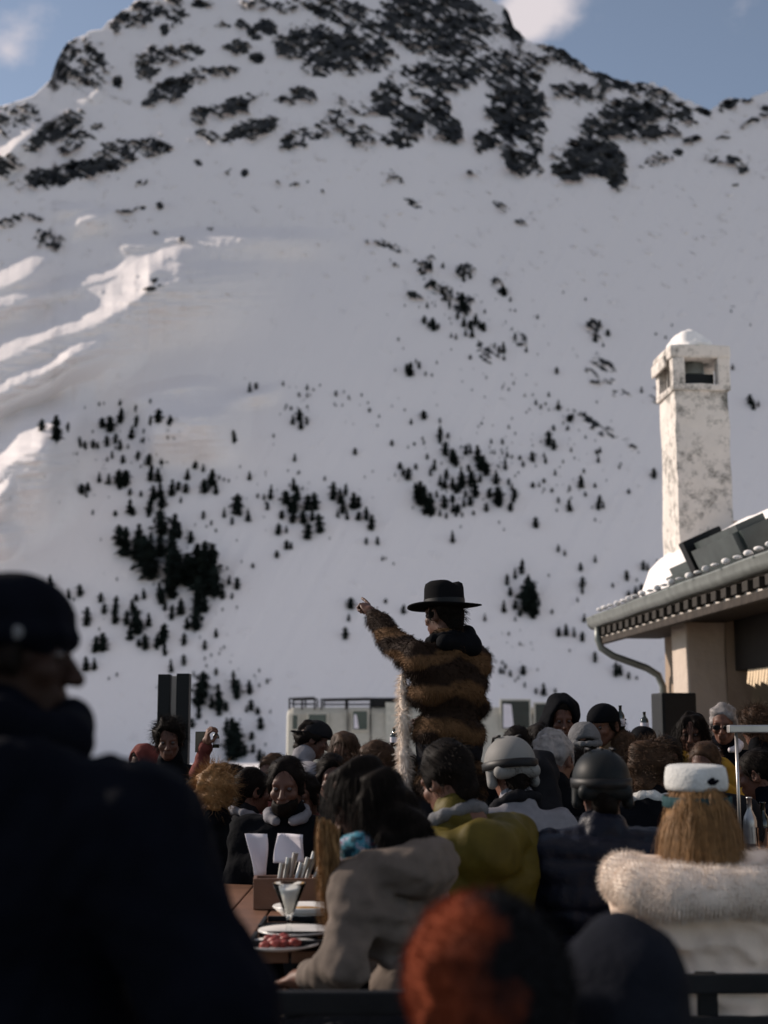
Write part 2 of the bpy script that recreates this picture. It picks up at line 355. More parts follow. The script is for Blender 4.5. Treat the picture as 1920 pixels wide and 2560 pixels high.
# relief relative to the ray length
rel = (fbm(PX / 330, PY / 260, 71, 2) - .5) * .002 + (fbm((PX + PY * .55) / 26, (PY - PX * .3) / 240, 75, 3) - .5) * .0016 * sstep(380, 620, PX + .3 * PY)
for pts, wu, amp in CRESTS:
    xs = [p[0] for p in pts]; ys = [p[1] for p in pts]
    cy = np.interp(cols, xs, ys) + (fbm(cols / 45, cols * 0, 77 + int(wu), 3) - .5) * 10
    fade = sstep(xs[0] - 2, xs[0] + 60, cols) * (1 - sstep(xs[0] + .55 * (xs[-1] - xs[0]), xs[-1], cols)) if xs[0] > -60 else (1 - sstep(xs[0] + .55 * (xs[-1] - xs[0]), xs[-1], cols))
    fade = fade * (.75 + .7 * np.clip((cols - xs[0]) / (xs[-1] - xs[0]), 0, 1))
    wv_ = cy[None, :] - PY
    wu2 = 1.2 * wu * (.7 + .6 * fbm(PX / 110, PY / 60, 5, 2)); wl2 = wu * 2.6; amp = amp if amp < 1.3 else 1.0 + .28 * (amp - 1)
    up = np.clip(1 - wv_ / wu2, 0, 1); up = .55 * up + .45 * up * up * (3 - 2 * up); dn = np.clip(1 + wv_ / wl2, 0, 1); dn = dn * dn * (3 - 2 * dn)
    prof = np.where(wv_ >= 0, up, dn)
    prof = prof * (0.92 + .16 * (fbm(PX / 70 + PY / 40, PY / 9, 13, 3)))
    rel -= .00064 * wu * amp * prof * fade[None, :]
rel -= rock * ((.004) + .028 * (fbm(PX / 20, PY / 14, 43, 4, .6) - .5)) * (1 - .6 * sstep(600, 900, PY))
s_pl, D0, zb = 1.20, 350.0, -5.2
dx = (PX - 960) / FOC; u_ = (1280 - PY) / FOC
dyv = math.cos(PITCH) - u_ * math.sin(PITCH); dzv = math.sin(PITCH) + u_ * math.cos(PITCH)
def Ax(x):   # sideways bend of the slope: falls away to the left, slightly to the right
    return np.where(x < -50, .062 * (x + 50), 0) - np.where(x > 0, .03 * x, 0)
t_ = np.full_like(PX, 500.0)
for _ in range(14):
    t_ = .5 * t_ + .5 * (zb - s_pl * D0 - CAMZ + Ax(np.clip(dx * t_, -260, 260))) / (dzv - s_pl * dyv)
t_ = t_ * (1 + rel)
MX, MY, MZ = dx * t_, dyv * t_, CAMZ + dzv * t_
def surf(px, py):
    j = int(np.clip(np.searchsorted(cols, px), 1, len(cols) - 1)); 
    if abs(cols[j - 1] - px) < abs(cols[j] - px): j -= 1
    i = int(np.clip(round((py - YB) / (sk[j] - YB) * (NR - 1)), 0, NR - 1))
    return Vector((MX[i, j], MY[i, j], MZ[i, j])), t_[i, j]
P = np.stack([MX, MY, MZ], -1)
back = [P]
for k, (f_, dz_) in enumerate(((1.015, 6), (1.05, 40), (1.15, 160), (1.4, 420))):
    q = P[-1:].copy(); q[..., 0] *= f_; q[..., 1] *= f_; q[..., 2] = q[..., 2] - dz_; back.append(q)
P = np.concatenate(back, 0); nr, nc = P.shape[:2]
rk = np.concatenate([rock] + [rock[-1:]] * 4, 0)
idx = np.arange(nr * nc).reshape(nr, nc)
F = np.stack([idx[:-1, :-1], idx[:-1, 1:], idx[1:, 1:], idx[1:, :-1]], -1).reshape(-1, 4)
# unseen second sheet added close behind the surface to stop sun leaking through
ri = np.unique(np.concatenate([np.arange(0, nr, 4), [nr - 1]])); ci = np.unique(np.concatenate([np.arange(0, nc, 4), [nc - 1]]))
U_ = P[np.ix_(ri, ci)] + np.array([0, 2.6, -2.2]); iu = np.arange(len(ri) * len(ci)).reshape(len(ri), len(ci)) + nr * nc
FU = np.stack([iu[:-1, :-1], iu[1:, :-1], iu[1:, 1:], iu[:-1, 1:]], -1).reshape(-1, 4)
rk = np.concatenate([rk.ravel(), np.zeros(len(ri) * len(ci))])
me = mesh_np('mountain', np.concatenate([P.reshape(-1, 3), U_.reshape(-1, 3)]), [F, FU], True)
at_ = me.attributes.new('rock', 'FLOAT', 'POINT'); at_.data.foreach_set('value', rk.ravel().astype(np.float32))
def mountain_mat():
    m = bpy.data.materials.new('snow and rock'); m.use_nodes = True
    n, l = m.node_tree.nodes, m.node_tree.links; p = n['Principled BSDF']
    p.inputs['Roughness'].default_value = .85; p.inputs['Specular IOR Level'].default_value = .1
    a = n.new('ShaderNodeAttribute'); a.attribute_name = 'rock'; t = n.new('ShaderNodeTexCoord')
    nz = n.new('ShaderNodeTexNoise'); nz.inputs['Scale'].default_value = .33; nz.inputs['Detail'].default_value = 9; nz.inputs['Roughness'].default_value = .72; l.new(t.outputs['Object'], nz.inputs['Vector'])
    ad = n.new('ShaderNodeMath'); ad.operation = 'MULTIPLY_ADD'; ad.inputs[1].default_value = .9; l.new(nz.outputs[0], ad.inputs[0]); l.new(a.outputs['Fac'], ad.inputs[2])
    mr = n.new('ShaderNodeMapRange'); mr.inputs[1].default_value = .80; mr.inputs[2].default_value = 1.34; l.new(ad.outputs[0], mr.inputs[0])
    rr = n.new('ShaderNodeValToRGB'); rr.color_ramp.elements[0].color = (.016, .019, .024, 1); rr.color_ramp.elements[1].color = (.08, .08, .078, 1)
    rr.color_ramp.elements[0].position = .38; rr.color_ramp.elements[1].position = .78
    n2 = n.new('ShaderNodeTexNoise'); n2.inputs['Scale'].default_value = .13; n2.inputs['Detail'].default_value = 8; n2.inputs['Roughness'].default_value = .7
    l.new(t.outputs['Object'], n2.inputs['Vector']); l.new(n2.outputs[0], rr.inputs[0])
    sr = n.new('ShaderNodeValToRGB'); sr.color_ramp.elements[0].color = (.75, .71, .705, 1); sr.color_ramp.elements[1].color = (.83, .78, .77, 1)
    n3 = n.new('ShaderNodeTexNoise'); n3.inputs['Scale'].default_value = .02; n3.inputs['Detail'].default_value = 7
    mp = n.new('ShaderNodeMapping'); mp.inputs['Scale'].default_value = (1.0, .35, .35); mp.inputs['Rotation'].default_value = (0, .5, .3)
    l.new(t.outputs['Object'], mp.inputs[0]); l.new(mp.outputs[0], n3.inputs['Vector']); l.new(n3.outputs[0], sr.inputs[0])
    mx = n.new('ShaderNodeMix'); mx.data_type = 'RGBA'; l.new(mr.outputs[0], mx.inputs[0]); l.new(sr.outputs[0], mx.inputs[6]); l.new(rr.outputs[0], mx.inputs[7])
    l.new(mx.outputs[2], p.inputs['Base Color'])
    bp = n.new('ShaderNodeBump'); bp.inputs['Strength'].default_value = .35; bp.inputs['Distance'].default_value = 1.0
    l.new(n2.outputs[0], bp.inputs['Height'])
    n4 = n.new('ShaderNodeTexNoise'); n4.inputs['Scale'].default_value = .06; n4.inputs['Detail'].default_value = 6; n4.inputs['Roughness'].default_value = .6
    mp4 = n.new('ShaderNodeMapping'); mp4.inputs['Scale'].default_value = (1, .22, .22); mp4.inputs['Rotation'].default_value = (0, .35, .2)
    l.new(t.outputs['Object'], mp4.inputs[0]); l.new(mp4.outputs[0], n4.inputs['Vector'])
    b4 = n.new('ShaderNodeBump'); b4.inputs['Strength'].default_value = .5; b4.inputs['Distance'].default_value = 1.6; l.new(n4.outputs[0], b4.inputs['Height']); l.new(b4.outputs[0], bp.inputs['Normal'])
    bm_ = n.new('ShaderNodeMath'); bm_.operation = 'MULTIPLY'; l.new(mr.outputs[0], bm_.inputs[0]); bm_.inputs[1].default_value = .6
    l.new(bm_.outputs[0], bp.inputs['Strength']); l.new(bp.outputs[0], p.inputs['Normal'])
    return m
tag(link('mountain', me, mountain_mat()), 'snow covered mountain slope with dark rock outcrops', None, None, 'structure')

# ------------------------------------------------------------------ ground and terrace
gx = np.concatenate([np.linspace(-700, -60, 20), np.linspace(-55, 55, 45), np.linspace(60, 700, 20)]); gy = np.concatenate([np.linspace(-28, -20, 3), np.linspace(-15, 60, 40), np.linspace(65, 470, 60)])
GX, GY = np.meshgrid(gx, gy)
GZ = -.26 - 4.6 * sstep(46, 200, GY) + (fbm(GX / 9 + 40, GY / 9 + 40, 3, 3) - .5) * .4 * sstep(27, 40, GY)
i2 = np.arange(GX.size).reshape(GX.shape)
F = np.stack([i2[:-1, :-1], i2[:-1, 1:], i2[1:, 1:], i2[1:, :-1]], -1).reshape(-1, 4)
M_gsnow = mat('trodden snow', (.8, .77, .76), rough=.85, var=.06, scale=.3, bump=.4, bscale=1.5, dist=.1)
tag(link('ground', mesh_np('ground', np.stack([GX, GY, GZ], -1).reshape(-1, 3), [F]), M_gsnow), 'trodden snow around the terrace', None, None, 'structure')
b = MB()
for i in range(64):
    b.box((-14, -12 + i * .318, -.19), (14, -12 + i * .318 + .31, 0), .006)
tag(b.build('terrace', M_deck), 'dark boarded upper terrace under the seated guests', None, None, 'structure')
b = MB()
for i in range(56):
    b.box((-14, 8.36 + i * .318, -.25), (14, 8.36 + i * .318 + .31, -.2), .006)
tag(b.build('terrace', M_deck), 'lower boarded terrace beside the mountain hut', None, None, 'structure')

def shaded_knit():
    m = cloth('rust knit with painted shade', (.20, .042, .016), rough=.9, bscale=42, dist=.02); n, l = m.node_tree.nodes, m.node_tree.links; p = n['Principled BSDF']
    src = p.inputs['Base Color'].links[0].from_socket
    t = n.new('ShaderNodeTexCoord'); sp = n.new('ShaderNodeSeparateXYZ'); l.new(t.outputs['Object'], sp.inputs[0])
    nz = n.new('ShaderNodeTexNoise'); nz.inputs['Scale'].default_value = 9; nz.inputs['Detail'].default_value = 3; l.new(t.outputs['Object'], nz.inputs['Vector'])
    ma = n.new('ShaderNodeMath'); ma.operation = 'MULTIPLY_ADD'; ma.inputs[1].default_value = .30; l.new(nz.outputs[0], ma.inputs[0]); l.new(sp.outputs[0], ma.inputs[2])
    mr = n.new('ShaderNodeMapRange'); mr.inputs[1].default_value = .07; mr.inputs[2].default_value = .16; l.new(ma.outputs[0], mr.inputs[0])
    mx = n.new('ShaderNodeMix'); mx.data_type = 'RGBA'; mx.inputs[7].default_value = (.005, .005, .006, 1)  # black over the right side stands in for the hat's shade
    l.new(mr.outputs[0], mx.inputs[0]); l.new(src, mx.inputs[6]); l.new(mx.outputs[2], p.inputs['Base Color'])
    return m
M_knit_shade = shaded_knit()
# ------------------------------------------------------------------ trees on the slope
def tree_mesh(seed, w, shape, N=420):
    g = np.random.default_rng(seed)
    zz = g.random(N) ** .85 * .97 + .02
    if shape == 0: rr = w * (1 - zz) ** .62 * (1 - .25 * np.exp(-zz * 14))        # spruce
    elif shape == 1: rr = w * np.sqrt(np.clip(1 - (2 * zz - .96) ** 2, 0, 1))     # rounded stone pine
    else: rr = w * np.clip(np.sin(np.pi * np.clip(zz * .92 + .06, 0, 1)), 0, 1) ** .5 * (1.05 - .55 * zz)   # column
    th_ = g.random(N) * 2 * math.pi
    lump = .72 + .38 * np.sin(g.random() * 6 + zz * 19 + 2 * g.random(N)) + .22 * np.sin(th_ * 3 + zz * 9 + g.random() * 6)
    th = th_; q = np.sqrt(g.random(N)) * .95
    c = np.stack([np.cos(th) * rr * q * lump, np.sin(th) * rr * q * lump, zz], -1)
    out_ = np.stack([np.cos(th), np.sin(th), -.35 + .3 * g.random(N)], -1)
    side = np.cross(out_, [0, 0, 1.0]); side /= np.linalg.norm(side, axis=1)[:, None]
    L = (.07 + .07 * g.random(N))[:, None] * (.6 + .8 * (1 - zz))[:, None]; W = L * .42
    tilt = np.array([0, 0, 1.0]) * (g.random(N) - .5)[:, None] * W * 1.6
    V = np.stack([c - out_ * L * .5, c + side * W + tilt, c + out_ * L * .9, c - side * W - tilt], 1).reshape(-1, 3)
    F = np.arange(N * 4).reshape(N, 4)
    b = MB(); b.add(V, F); b.tube([(0, 0, -.12), (0, 0, .3), (.004, 0, .94)], [.028, .02, .004], 6)
    # dense inner boughs
    k = 7; zs = np.linspace(.05, .93, 9)
    for a_, z_ in enumerate(zs):
        r_ = w * ((1 - z_) ** .62 if shape == 0 else math.sqrt(max(0, 1 - (2 * z_ - .96) ** 2)) if shape == 1 else math.sin(math.pi * min(1, z_ * .92 + .06)) ** .5 * (1.05 - .55 * z_)) * .62
        ring = [(math.cos(2 * math.pi * j / k) * r_ * (.7 + .6 * g.random()), math.sin(2 * math.pi * j / k) * r_ * (.7 + .6 * g.random()), z_ - .05 - .03 * g.random()) for j in range(k)]
        V2 = ring + [(0, 0, min(.99, z_ + .10))]
        b.add(V2, (), [[j, (j + 1) % k, k] for j in range(k)] + [[0, j + 1, j] for j in range(1, k - 1)])
    return b.mesh('conifer')
M_tree = mat('conifer needles', (.017, .024, .021), rough=.9, var=.5, scale=3, spec=.05)
TM = [tree_mesh(100 + i, w_, s_) for i, (w_, s_) in enumerate(((.27, 1), (.24, 0), (.30, 1), (.21, 2), (.25, 2), (.33, 1), (.22, 0), (.36, 1), (.29, 2), (.26, 1), (.4, 1)))]
for m_ in TM: m_.materials.append(M_tree)
R3 = [240,755,100,290,740,40,180,735,45,430,638,18,365,655,10,450,637,12,1075,572,40,1103,562,30,345,805,45,368,822,35,400,812,40,420,820,30,440,722,45,480,735,60,515,690,65,590,718,45,650,715,40,685,695,60,735,712,45,570,765,55,465,800,50,500,790,45,515,820,45,550,825,20,625,798,25,610,800,20,725,765,45,755,775,30,680,810,15,625,755,20,650,628,20,590,660,30,515,635,30,485,860,30,535,878,35,592,865,40,645,885,50,700,887,35,675,855,20,460,880,20,605,910,15,320,855,12,840,895,50,875,920,30,812,945,50,910,965,70,885,995,60,930,1005,55,430,960,40,470,970,45,510,960,65,540,965,70,520,990,40,650,940,70,685,945,60,355,1010,40,380,1000,40,375,1030,30,560,1020,30,610,1030,25,665,1030,60,690,1010,70,700,1060,70,740,1005,70,770,995,40,800,1005,40,780,1055,25,560,1085,60,640,1085,70,1010,785,50,1020,1080,80,1080,950,40,1270,870,35,1275,995,55,1295,935,15,1400,960,20,1535,845,30,1180,775,18,1290,690,50,1265,710,40,1330,715,35,1300,725,50,945,955,20,970,965,15,990,970,15,1035,910,12,1165,1030,55,1140,1045,25,1155,1080,35,1110,1035,20,1235,1050,60,1265,1080,70,1285,1030,60,1330,1070,70,1360,1065,70,1250,1090,50,1435,1020,70,1470,1040,60,1490,1010,50,1530,1060,70,1480,1085,60,1545,1070,50,1585,1100,30,1225,550,20,1290,600,20,1325,565,25,1325,600,20,1355,575,12,1235,645,18,1260,660,18,1450,595,25,1510,612,18,1485,585,12,1565,600,15,1590,632,12,1600,665,18,1445,640,12,1640,690,15,1630,730,12]
R5 = [400,3,20,500,8,25,575,0,40,640,0,50,700,50,110,755,70,100,775,85,60,825,115,50,880,15,35,910,48,20,935,80,15,970,5,40,1003,40,30,1070,15,50,1040,5,30,1215,15,40,1265,20,60,1310,25,60,1350,20,50,1380,55,80,1325,95,60,1200,80,45,1235,78,30,1235,145,40,1195,182,30,1255,150,30,1460,10,30,1500,15,40,1550,20,40,1580,15,50,1605,50,60,1580,125,30,1632,130,35,1650,200,20,1095,235,20,
 520,110,80,540,140,110,600,100,90,590,160,110,620,180,130,645,150,110,650,230,140,690,155,90,735,160,110,760,250,150,725,300,120,845,230,170,815,260,140,870,280,170,895,200,130,910,240,150,925,310,120,690,350,60,700,370,60,745,340,80,860,350,120,850,410,90,960,355,50,990,295,35,1020,315,45,980,243,15,1000,365,25,710,410,40,740,440,60,780,410,70,885,405,60,840,470,90,810,485,50,850,490,50,930,522,40,960,420,15,
 215,310,50,295,358,40,345,340,50,318,378,15,437,375,40,450,425,40,500,400,60,500,455,60,370,460,70,305,450,25,590,375,30,622,360,40,575,410,50,548,465,55,590,480,100,595,500,60,560,525,60,430,505,15,445,570,70,415,575,60,405,590,40,600,570,35,630,570,60,700,540,80,715,520,60,680,565,60,715,600,50,640,470,50,795,555,50,797,645,40,740,668,50,888,575,40,885,630,15,910,620,15,950,615,10,372,660,60,410,660,50,505,705,15,470,720,12,
 870,750,110,860,800,100,855,870,60,835,700,20,930,695,30,910,820,60,950,800,100,945,850,70,975,845,40,1010,735,70,1025,775,70,1080,760,60,1120,750,15,1155,735,20,1085,840,45,1065,855,25,1110,860,30,1170,860,15,1125,920,45,1085,970,35,1145,1005,12,975,930,55,1005,960,110,1025,1000,130,1000,1020,120,1060,1030,50,1090,1025,40,1120,1060,50,1140,1065,40,830,915,35,895,910,12,1515,400,50,1510,460,30,1490,530,45]
R4 = [170,690,35,120,715,25,240,712,20,92,665,12,35,808,25,245,770,50,275,775,25,240,800,30,130,810,15,175,805,20,265,840,55,300,870,60,310,890,50,190,865,25,215,905,45,200,935,30,135,910,25,70,910,30,85,935,35,105,945,45,350,845,40,375,835,40,405,860,70,415,900,60,440,920,60,430,890,50,365,920,30,380,960,50,370,980,40,395,1010,70,415,960,40,330,950,60,340,975,60,300,990,50,260,985,50,240,975,40,310,1010,40,325,1000,40,270,940,40,485,965,45,490,1040,80,500,1060,60,455,1025,40,540,980,30,550,1000,30,565,1030,40,560,1050,30,545,1085,40,160,1030,100,190,1060,110,205,1080,90,140,1010,50,265,1070,55,230,1030,30,300,1050,35,320,1090,40,295,1090,40,350,1030,30,345,1070,40,375,1060,40,440,1090,35,465,800,20,510,805,25,480,845,20,510,850,15,535,860,25,525,905,45,555,870,15,645,870,40,690,860,20,695,885,30,715,795,60,730,820,40,585,870,20,600,900,25,740,935,25,775,890,15,810,840,20,690,970,20,645,990,25,670,990,20,725,1015,20,850,980,50,855,970,30,800,1005,25,870,1030,20,910,995,20,865,930,20,925,880,30,935,840,25,920,850,20,750,1055,25,805,1085,45,930,1055,35,925,1080,40,945,1075,30,1015,915,15,1170,942,40,1060,1020,20,800,700,35,815,690,25,795,745,20,735,745,25,655,635,25,680,655,20,755,655,30,715,600,20,700,640,15,755,630,15,540,735,18,570,765,12,745,495,30,615,402,25,665,265,20,515,400,45,500,405,30,480,385,20,515,445,20,370,440,20,565,350,30,230,460,15,110,490,60,95,490,40,150,470,30,140,455,20,180,510,20,210,515,15,45,495,12,60,360,15,340,200,60,350,235,40,335,185,30,280,205,30,315,260,30,345,290,40,370,300,40,395,280,50,415,300,40,430,310,40,380,335,40,350,335,30,310,352,25,290,345,20,215,300,50,195,300,25,235,305,25,170,275,35,205,290,30,130,168,20,115,165,12,190,215,25,435,240,20,520,155,40,510,135,20,480,100,15,345,70,40,370,85,30,335,50,25,345,105,20,200,40,40,255,40,25,160,55,25,215,120,30,250,150,35,265,175,35,930,300,35,965,335,30,915,360,30,950,385,20,895,290,20,1175,335,12,1215,350,15,1245,298,12,1500,238,14,1580,300,8,1585,625,45,1600,645,40,1620,640,25,1110,580,25,1505,480,25,775,155,12,870,190,10,545,190,20,570,235,12]
R6 = [170,5,25,200,10,25,240,8,30,270,15,25,310,10,25,340,10,20,390,5,20,295,112,45,330,65,10,655,48,45,500,45,10,520,75,12,750,160,30,783,178,25,910,205,30,848,240,35,860,310,40,860,340,30,835,382,20,985,318,20,1185,218,25,1120,235,35,1140,240,35,1050,280,40,1095,295,15,1085,350,50,1060,360,30,1110,340,50,595,240,60,565,270,40,530,295,45,545,350,35,520,410,50,565,400,40,625,320,90,630,360,110,615,390,100,650,350,70,645,430,70,660,420,50,590,440,30,670,390,30,565,465,20,725,430,20,862,460,35,800,600,12,790,515,50,750,520,40,820,520,40,860,545,40,915,630,40,1005,685,55,1025,690,40,1055,710,30,1090,720,15,510,650,15,525,665,20,505,690,25,545,700,25,520,690,20,600,690,35,580,715,15,610,745,20,485,648,12,435,460,30,80,425,35,10,385,20,40,225,12,715,275,12,690,770,50,660,775,25,740,775,20,5,200,10]
SPOTS = []
for lst, ox, oy in ((R3, 0, 640), (R5, 0, 1280), (R4, 960, 640), (R6, 960, 1280)):
    for i in range(0, len(lst), 3):
        x_, y_, h_ = lst[i:i + 3]; SPOTS.append((ox + x_ / 1.728, oy + (y_ + h_ * .46) / 1.728, max(h_, 12) / 1.728))
SPOTS.sort(key=lambda q: -q[2])
AREAS = [((0, 1000, 470, 1200), 'in the stand under the sunlit snow ridge at left'), ((0, 1200, 480, 1300), 'in the scattered row above the dense clump at left'), ((270, 1300, 570, 1580), 'in the dense clump on the lower left slope'),
 ((0, 1400, 270, 1720), 'in the loose line beside the dark foreground head'), ((270, 1580, 440, 1690), 'in the small group just above the two black posts'), ((430, 1640, 700, 1920), 'in the thicket between the black posts and the van'),
 ((470, 1200, 760, 1400), 'in the group above and left of the raised hand'), ((760, 1200, 960, 1420), 'in the group directly above the pointing hand'), ((480, 900, 960, 1200), 'scattered thinly over the snow in the middle of the slope'),
 ((960, 1040, 1310, 1310), 'in the dense patch above the black hat'), ((960, 640, 1260, 870), 'in the steep bushy patch below the rocks'), ((960, 870, 1160, 960), 'in the small bushy knot on the mid slope'), ((1160, 640, 1600, 1000), 'scattered on the open slope left of the chimney top'), ((1240, 1000, 1640, 1400), 'scattered sparsely between the dense patch and the chimney'),
 ((1230, 1400, 1380, 1570), 'in the compact clump right of the black hat'), ((1380, 1380, 1660, 1720), 'near the end of the hut gutter'), ((1200, 1570, 1380, 1760), 'in the low group above the van, right of the hat man'), ((1600, 640, 1920, 1300), 'on the open snow beside the chimney')]
def area(px, py):
    for (x0, y0, x1, y1), t in AREAS:
        if x0 <= px < x1 and y0 <= py < y1: return t
    return 'standing alone on the open snow slope'
NIND = 296; best = {}; rest = MB()
for k, (px, py, h) in enumerate(SPOTS):
    p, t_r = surf(px, py)
    hm = h / FOC * p.y * 1.15
    m_ = TM[int(RNG.integers(len(TM)))]
    if k < NIND:
        a = area(px, py); size = 'large' if h > 48 else 'medium' if h > 24 else 'small'
        kind = 'stone pine' if h > 48 else 'conifer'
        lab = f"{size} dark {kind} {a}"
        if a not in best and h > 20: best[a] = 1; lab = f"tallest dark {kind} {a}"
        o = link('conifer_tree', m_); o.location = p; sx = hm * (0.9 + .3 * RNG.random())
        o.scale = (sx, sx * (.8 + .4 * RNG.random()), hm * (.9 + .2 * RNG.random())); o.rotation_euler = ((RNG.random() - .5) * .16, (RNG.random() - .5) * .16, RNG.random() * 6.28)
        tag(o, lab, 'tree', 'conifers ' + a)
    else:
        V = np.empty(len(m_.vertices) * 3, dtype=np.float32); m_.vertices.foreach_get('co', V); V = V.reshape(-1, 3) * hm + np.array(p)
        Q = [list(f.vertices) for f in m_.polygons if len(f.vertices) == 4]; T = [list(f.vertices) for f in m_.polygons if len(f.vertices) == 3]
        rest.add(V, Q, T)
SM = [tree_mesh(300 + i, w_, s_, 60) for i, (w_, s_) in enumerate(((.34, 1), (.3, 2), (.4, 1)))]
SD = []
for m_ in SM:
    V = np.empty(len(m_.vertices) * 3, dtype=np.float32); m_.vertices.foreach_get('co', V)
    SD.append((V.reshape(-1, 3), [list(f.vertices) for f in m_.polygons if len(f.vertices) == 4], [list(f.vertices) for f in m_.polygons if len(f.vertices) == 3]))
for cx, cy, sx_, sy_, n_ in ((1140, 1180, 110, 75, 70), (1300, 1130, 120, 110, 60), (1110, 740, 80, 70, 40), (1260, 880, 130, 110, 45), (330, 1150, 130, 90, 40), (400, 1420, 150, 140, 50), (720, 1240, 110, 80, 40), (800, 1010, 120, 40, 25), (560, 1700, 80, 90, 25), (1290, 1620, 60, 60, 15), (1480, 1120, 90, 130, 30)):
    for _ in range(n_):
        px, py = cx + sx_ * RNG.normal() * .7, cy + sy_ * RNG.normal() * .7
        if not (0 < px < 1920 and 600 < py < 1880): continue
        p, t_r = surf(px, py); V, Q, T = SD[int(RNG.integers(3))]; rest.add(V * ((4 + 7 * RNG.random() ** 2) / FOC * p.y) + np.array(p), Q, T)
tag(rest.build('dwarf_pines', M_tree), 'tiny far dwarf pines dotted over the upper snow slope', 'shrubs', None, 'stuff')
#PART3
# ------------------------------------------------------------------ mountain hut
# local axes of the hut: x inward (w), y along the eave away from the near end (-s), z up; origin at the far eave corner
HUT = Vector((3.1, 20.0, 0.0)); HYAW = math.atan2(.08, .997)
hut = empty('mountain_hut', HUT, HYAW)
tag(hut, 'whitewashed mountain hut with snowy overhanging roof and gutter', 'building')
def hb(b, s0, s1, w0, w1, z0, z1, bev=0.0): return b.box((w0, -s1, z0), (w1, -s0, z1), bev)
EZ, SL = 3.035, .40                                   # eave height, roof slope
def wobbly(mb, name, m, parent, amp=.012, fr=5.0, cuts=10):
    """hand-trowelled look: subdivide and push the faces about"""
    me = mb.mesh(name); bm = bmesh.new(); bm.from_mesh(me); bpy.data.meshes.remove(me)
    for _ in range(3):
        long = [e for e in bm.edges if e.calc_length() > .22]
        if not long: break
        bmesh.ops.subdivide_edges(bm, edges=long, cuts=1, use_grid_fill=True)
    bmesh.ops.remove_doubles(bm, verts=bm.verts[:], dist=.0005)
    from mathutils import noise as mn
    for v in bm.verts:
        v.co += mn.noise_vector(v.co * fr) * amp
    me = bpy.data.meshes.new(name); bm.to_mesh(me); bm.free()
    return link(name, me, m, parent)
b = MB()
hb(b, 0, 2.08, .85, 1.15, -.2, 2.86); hb(b, 2.082, 2.718, .852, 1.15, -.2, 2.86); hb(b, 5.67, 14, .85, 1.15, -.2, 2.86); hb(b, 2.72, 5.67, 1.5, 1.7, -.2, 2.86)
hb(b, 0, .3, 1.152, 7, -.2, 4.4)
wobbly(b, 'wall', M_wall, hut)
for s0, s1 in ((2.08, 2.72), (5.67, 6.35), (9.2, 9.85)):
    b = MB(); hb(b, s0, s1, .35, .848, -.2, 2.83, .03); wobbly(b, 'pilaster', M_pil, hut, .014)
# recess: dark panelling, lintel, window with lace and warm frame
b = MB(); hb(b, 2.74, 5.65, 1.46, 1.498, -.2, 2.8); b.build('panelling', M_wall_int, hut)
b = MB(); hb(b, 2.73, 5.66, .95, 1.1, 2.18, 2.84, .01); b.build('lintel', M_wall_int, hut)
wf = MB()
for s_ in (3.55, 4.35, 5.15): hb(wf, s_, s_ + .09, 1.12, 1.2, .7, 2.16, .008)
hb(wf, 3.55, 5.24, 1.11, 1.21, .62, .698, .008)
wfo = wf.build('window_frame', M_frame, hut)
lc = MB()
for i in range(24):
    s_ = 3.25 + i * .1; h_ = .17 + .05 * ((i * 7) % 5) / 5
    lc.add([(.93, -s_, 2.17), (.93, -s_ - .085, 2.17), (.905, -s_ - .075, 2.17 - h_), (.905, -s_ - .012, 2.17 - h_ * .9), (.94, -s_ - .04, 2.17 - h_ * 1.12)], [], [[0, 3, 1], [1, 3, 2], [2, 3, 4]])
lc.build('fringed_valance', M_lace, hut)
# roof: corrugated tiles, board, gutter, rafter ends, soffit
ss = np.arange(-.2, 14.2, .0275); ww = np.linspace(-.12, 4.6, 12)
S_, W_ = np.meshgrid(ss, ww); Z_ = EZ + .07 + W_ * SL + .035 * np.cos(S_ * 2 * math.pi / .33)
V = np.stack([W_, -S_, Z_], -1); ii = np.arange(S_.size).reshape(S_.shape)
Q = np.stack([ii[:-1, :-1], ii[:-1, 1:], ii[1:, 1:], ii[1:, :-1]], -1).reshape(-1, 4)
V2 = V.copy(); V2[..., 2] -= .03
E = np.concatenate([np.stack([ii[0, :-1], ii[0, :-1] + ii.size, ii[0, 1:] + ii.size, ii[0, 1:]], -1), np.stack([ii[:-1, 0], ii[1:, 0], ii[1:, 0] + ii.size, ii[:-1, 0] + ii.size], -1)])
roof = link('roof', mesh_np('roof', np.concatenate([V.reshape(-1, 3), V2.reshape(-1, 3)]), [Q, Q[:, ::-1] + ii.size, E]), M_tile, hut)
b = MB()
V = [(9.3, .2, EZ + .0), (9.3, -14.2, EZ), (4.6, -14.2, EZ + .06 + 4.6 * SL), (4.6, .2, EZ + .06 + 4.6 * SL)]
b.add(V, [[0, 1, 2, 3]]); b.build('far_roof_slope', M_tile, hut)
